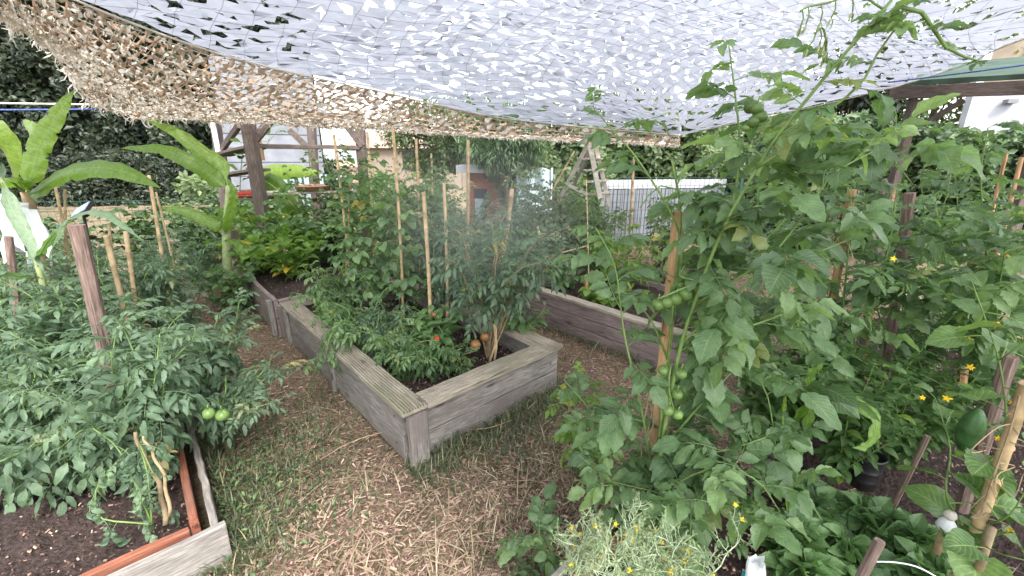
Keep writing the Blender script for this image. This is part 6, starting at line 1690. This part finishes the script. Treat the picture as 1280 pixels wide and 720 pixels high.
# cucumber
ck = plant('cucumber_plant', 'cucumber vine with broad leaves and yellow flowers on the leaning bamboo pole', 'cucumber plant',
      [S((1205, 660, 1.15), (1235, 600, 1.1), (1260, 530, 1.1), (1250, 450, 1.15), (1225, 380, 1.25), (1210, 340, 1.35)), S((1205, 660, 1.15), (1180, 620, 1.1), (1190, 560, 1.2), (1170, 500, 1.3)), S((1205, 660, 1.15), (1260, 650, .95), (1290, 600, .95)), S((1205, 660, 1.15), (1240, 690, .9), (1280, 700, .85)),
       S((1250, 450, 1.15), (1290, 420, 1.1), (1310, 380, 1.1))], 'heart_hi', 'cuke_leaf', .20, .085, 601, r0=.0045, elev=(.1, -.3), t0=.2)
for (px, py, Y) in ((1153, 497, 1.35), (1184, 498, 1.35), (1246, 405, 1.2), (1213, 459, 1.3), (1212, 425, 1.3), (1262, 662, 1.0), (1266, 503, 1.1), (1248, 548, 1.1), (993, 543, 1.2), (1258, 319, 1.6)):
    flower(ck, P(px, py, Y), rg.uniform(.010, .019), rg)
def gourd(root, p0, p1, r_, mat, name):
    b = MB(); t = np.linspace(0, 1, 14); c = np.asarray(p0)[None] * (1 - t)[:, None] + np.asarray(p1)[None] * t[:, None]
    b.tube(c, r_ * np.clip(np.sin(pi * (t * .94 + .03)) ** .55, .05, 1), 16, cap=True); return b.build(name, mat, root, True)
gourd(ck, P(1224, 512, 1.2), P(1202, 562, 1.2), .034, M['cuke_skin'], 'cucumber')
# dry tendrils on the pole, each hanging from one twisted strand
b = MB(); pole_ = smooth_curve(PP((1275, 495, 1.02), (1262, 540, 1.02), (1244, 590, 1.02), (1228, 640, 1.02)), 40)
rg = np.random.default_rng(66)
b.tube(pole_, .003, 5, tint=.5)
for _ in range(9):
    pts = [pole_[rg.integers(2, 38)]]
    for q_ in range(4): pts.append(pts[-1] + rg.normal(0, .032, 3) * [1, .4, 1] - [0, 0, .012])
    b.tube(smooth_curve(pts, 16), .0017, 4, tint=rg.random())
tag(b.build('dry_tendrils', M['dry_stem']), 'curling dry tendrils hanging on the leaning bamboo pole', 'tendrils')
# large curled strap leaf (yellow-green) of a chard-like plant
chd = thing('chard_plant', 'chard with a big curled yellow-green leaf above the black pot', 'chard plant', P(985, 560, 1.25) * [1, 1, 0] + [0, 0, .18])
def cleaf(pts, w, seed, tint, up, fold=.5):
    o = banana_leaf(chd, pts, w, seed, tint, fold, 30, 4, 'leaf', .04, up, .55); o.data.materials[0] = M['bean_leaf']; return o
cleaf(PP((985, 640, 1.25), (990, 540, 1.22), (1015, 508, 1.18), (1060, 500, 1.12), (1095, 525, 1.06), (1085, 556, 1.04), (1066, 560, 1.04)), .052, 1, .6, (.3, -1, .5))
cleaf(PP((985, 640, 1.25), (980, 570, 1.2), (978, 530, 1.15), (982, 490, 1.12), (975, 480, 1.1)), .035, 2, .7, (1, -.6, .1))
cleaf(PP((985, 640, 1.25), (1000, 560, 1.2), (1015, 510, 1.15), (1012, 470, 1.12), (1030, 455, 1.1)), .045, 3, .4, (.2, -1, .1))

# black pot, figurine, bag
def lathe(root, name, c, prof, mat, nu=24, label=None, cat=None, top=None):
    b = MB(); th = np.arange(nu) * 2 * pi / nu
    V = np.array([[c[0] + r__ * cos(a), c[1] + r__ * sin(a), c[2] + z] for r__, z in prof for a in th]); k = len(prof)
    i = np.arange(k - 1)[:, None] * nu; j = np.arange(nu)[None]; j2 = (j + 1) % nu
    b.add(V, np.stack([i + j, i + j2, i + nu + j2, i + nu + j], -1).reshape(-1, 4))
    o = b.build(name, mat, root, True)
    if label: tag(o, label, cat)
    return o
q = np.array([*G(1076, 600, .2)[:2], .33]); lathe(None, 'ribbed_pot', (q[0], q[1], .18), [(0, 0), (.055, 0), (.058, .04), (.062, .045), (.058, .05), (.06, .09), (.066, .095), (.061, .10), (.064, q[2] - .18), (.07, q[2] - .17), (.07, q[2] - .155), (.06, q[2] - .16), (.055, .06), (0, .05)], M['black'], label='ribbed black plastic pot half hidden under the curled leaf', cat='pot')
fg = thing('garden_figurine', 'small pale ceramic figurine standing by the foot of the bamboo pole', 'figurine', P(1181, 660, 1.08))
q = P(1181, 662, 1.08)
lathe(fg, 'body', q, [(0, 0), (.022, 0), (.026, .012), (.022, .03), (.014, .042), (.010, .046)], M['white_cloth'], 16)
lathe(fg, 'head', q + [0, 0, .044], [(.002, 0), (.013, .004), (.017, .015), (.013, .027), (.002, .031)], M['tuft'], 14)
lathe(fg, 'base', q - [0, 0, .10], [(0, 0), (.012, 0), (.012, .1), (0, .1)], M['dry_stem'], 8)
n = 18; S_, T_ = np.meshgrid(np.linspace(0, 1, n), np.linspace(0, 2 * pi, n)); q = P(947, 700, .90)
b = MB(); rr = .03 + .008 * np.sin(T_ * 3 + S_ * 6); V = np.stack([q[0] + rr * np.cos(T_) * (1 - .3 * S_), q[1] + rr * np.sin(T_) * .6, q[2] - .13 + .13 * S_ + .008 * np.sin(T_ * 5)], -1)
i = np.arange(n - 1)[:, None] * n; j = np.arange(n - 1)[None]
b.add(V.reshape(-1, 3), np.stack([i + j, i + j + 1, i + n + j + 1, i + n + j], -1).reshape(-1, 4))
bag = b.build('crumpled_bag', M['white_cloth'], None, True); tag(bag, 'crumpled white bag with a blue base among the lowest foreground leaves', 'bag')
b = MB(); b.box(q - [0, -.0, .085], (.05, .032, .05)); b.build('blue_base', M['teal'], bag)
# clear white wire at the bottom right
b = MB(); b.tube(smooth_curve(PP((1090, 702, .9), (1120, 703, .88), (1150, 710, .86), (1185, 730, .84)), 14), .0022, 5)
tag(b.build('white_wire', M['white_metal']), 'thin white wire looping out at the bottom right', 'wire')

# ---- bolted pale wiry plant at bottom centre-right
rg = np.random.default_rng(700)
wp = thing('bolted_lettuce', 'pale wiry flowering lettuce branching over the foreground bed edge', 'flowering plant', P(800, 780, .98) * [1, 1, 0] + [0, 0, .18])
M['wiry_leaf'] = leaf_mat('wiry_leaf', (.17, .24, .12), (.27, .35, .19), (.38, .46, .27), back=1.1, transl=.2, vein=0)
sb = MB(); lb = MB(); FLW = []
def wiry(p, d, L, depth, r__):
    d = d / np.linalg.norm(d); n = 5; pts = [p]
    for _ in range(n):
        d = d + rg.normal(0, .16, 3); d /= np.linalg.norm(d); pts.append(pts[-1] + d * L / n)
    if np.linalg.norm(pts[-1] - [0, 0, CAM_H]) < .55: return
    sb.tube(pts, np.linspace(r__, r__ * .7, n + 1), 4, cap=False)
    for q_ in pts[1:]:
        k = 1; dd = d + rg.normal(0, .6, (k, 3)); scatter(lb, 'lance', frames(np.repeat(np.asarray(q_)[None], k, 0), dd, UPZ, rg.uniform(.010, .018, k)), rg)
    if depth == 0:
        e = pts[-1]; dd = d + rg.normal(0, .3, (4, 3)); scatter(lb, 'lance', frames(np.repeat(e[None], 4, 0), dd, UPZ, .015), rg)
        if rg.random() < .06 and len(FLW) < 40: FLW.append(e)
        return
    for q_ in pts[1:] if depth < 3 else pts[2:]:
        if rg.random() < .76: wiry(q_, d * .9 + rg.normal(0, .6, 3) + [0, 0, .12], L * rg.uniform(.55, .75), depth - 1, r__ * .72)
for (px, py, Y) in ((770, 750, .86), (800, 750, .84), (835, 750, .84), (740, 745, .88), (870, 755, .84), (715, 735, .9), (785, 735, .9), (850, 735, .88), (755, 740, .84), (820, 730, .86), (730, 725, .86), (765, 720, .84), (865, 730, .85), (800, 725, .88)):
    p0 = P(px, py, Y); e = P(px + rg.normal(0, 22), 615 + rg.normal(0, 14), Y)
    wiry(p0, e - p0 + rg.normal(0, .03, 3), .125, 3, .0024)
sb.build('stem', M['pale_wiry'], wp); lb.build('foliage', M['wiry_leaf'], wp); 
for e in FLW: flower(wp, e, .008, rg)

# a stick on the ground at the bottom
b = MB(); b.tube(smooth_curve([G(487, 690, .015), G(485, 710, .018), G(489, 740, .015)], 8), .008, 7, tint=.3)
tag(b.build('fallen_stick', M['dry_stem'], None, True), 'short brown stick lying on the mulch at the bottom', 'stick')
b = MB(); b.tube(smooth_curve([G(400, 575, .03), G(440, 552, .04), G(490, 540, .03), G(530, 560, .02)], 12), .0028, 5, tint=.8)
b.tube(smooth_curve([G(640, 525, .05), G(610, 535, .06), G(580, 537, .02)], 10), .0025, 5, tint=.9)
tag(b.build('dry_twig', M['dry_stem'], None, True), 'thin dry twig lying across the grass in front of the middle bed', 'twig')

# ================================================================== FINE WATER MIST over the middle of the garden
mm, nt, bs, out = nodes_of('fine_mist')
nt.nodes.remove(bs)
pv = nt.nodes.new('ShaderNodeVolumePrincipled')
pv.inputs['Color'].default_value = (.96, .97, 1, 1); pv.inputs['Anisotropy'].default_value = .3
tc = nt.nodes.new('ShaderNodeTexCoord'); mp = nt.nodes.new('ShaderNodeMapping'); mp.vector_type = 'POINT'
mp.inputs['Location'].default_value = (0, 0, -.75 / .75); mp.inputs['Scale'].default_value = (1 / 1.05, 1 / .5, 1 / .75)
nt.links.new(tc.outputs['Object'], mp.inputs[0])
ln = nt.nodes.new('ShaderNodeVectorMath'); ln.operation = 'LENGTH'; nt.links.new(mp.outputs[0], ln.inputs[0])
mr = nt.nodes.new('ShaderNodeMapRange'); mr.interpolation_type = 'SMOOTHERSTEP'
mr.inputs[1].default_value = 1.0; mr.inputs[2].default_value = 0.0; mr.inputs[3].default_value = 0.0; mr.inputs[4].default_value = .36
nt.links.new(ln.outputs['Value'], mr.inputs[0]); nt.links.new(mr.outputs[0], pv.inputs['Density'])
nt.links.new(pv.outputs[0], out.inputs['Volume'])
b = MB(); nu, nv = 28, 16; th = np.arange(nu) * 2 * pi / nu; ph = np.linspace(-pi / 2, pi / 2, nv)
V = np.stack([np.cos(ph)[:, None] * np.cos(th) * 1.05, np.cos(ph)[:, None] * np.sin(th) * .5, np.sin(ph)[:, None] * .75 * np.ones(nu)], -1).reshape(-1, 3) + P(608, 275, 2.75)
i = np.arange(nv - 1)[:, None] * nu; j = np.arange(nu)[None]; j2 = (j + 1) % nu
b.add(V, np.stack([i + j, i + j2, i + nu + j2, i + nu + j], -1).reshape(-1, 4))
tag(b.build('mist', mm, None, True), 'soft patch of fine water mist hanging over the middle bed', 'mist', kind='stuff')
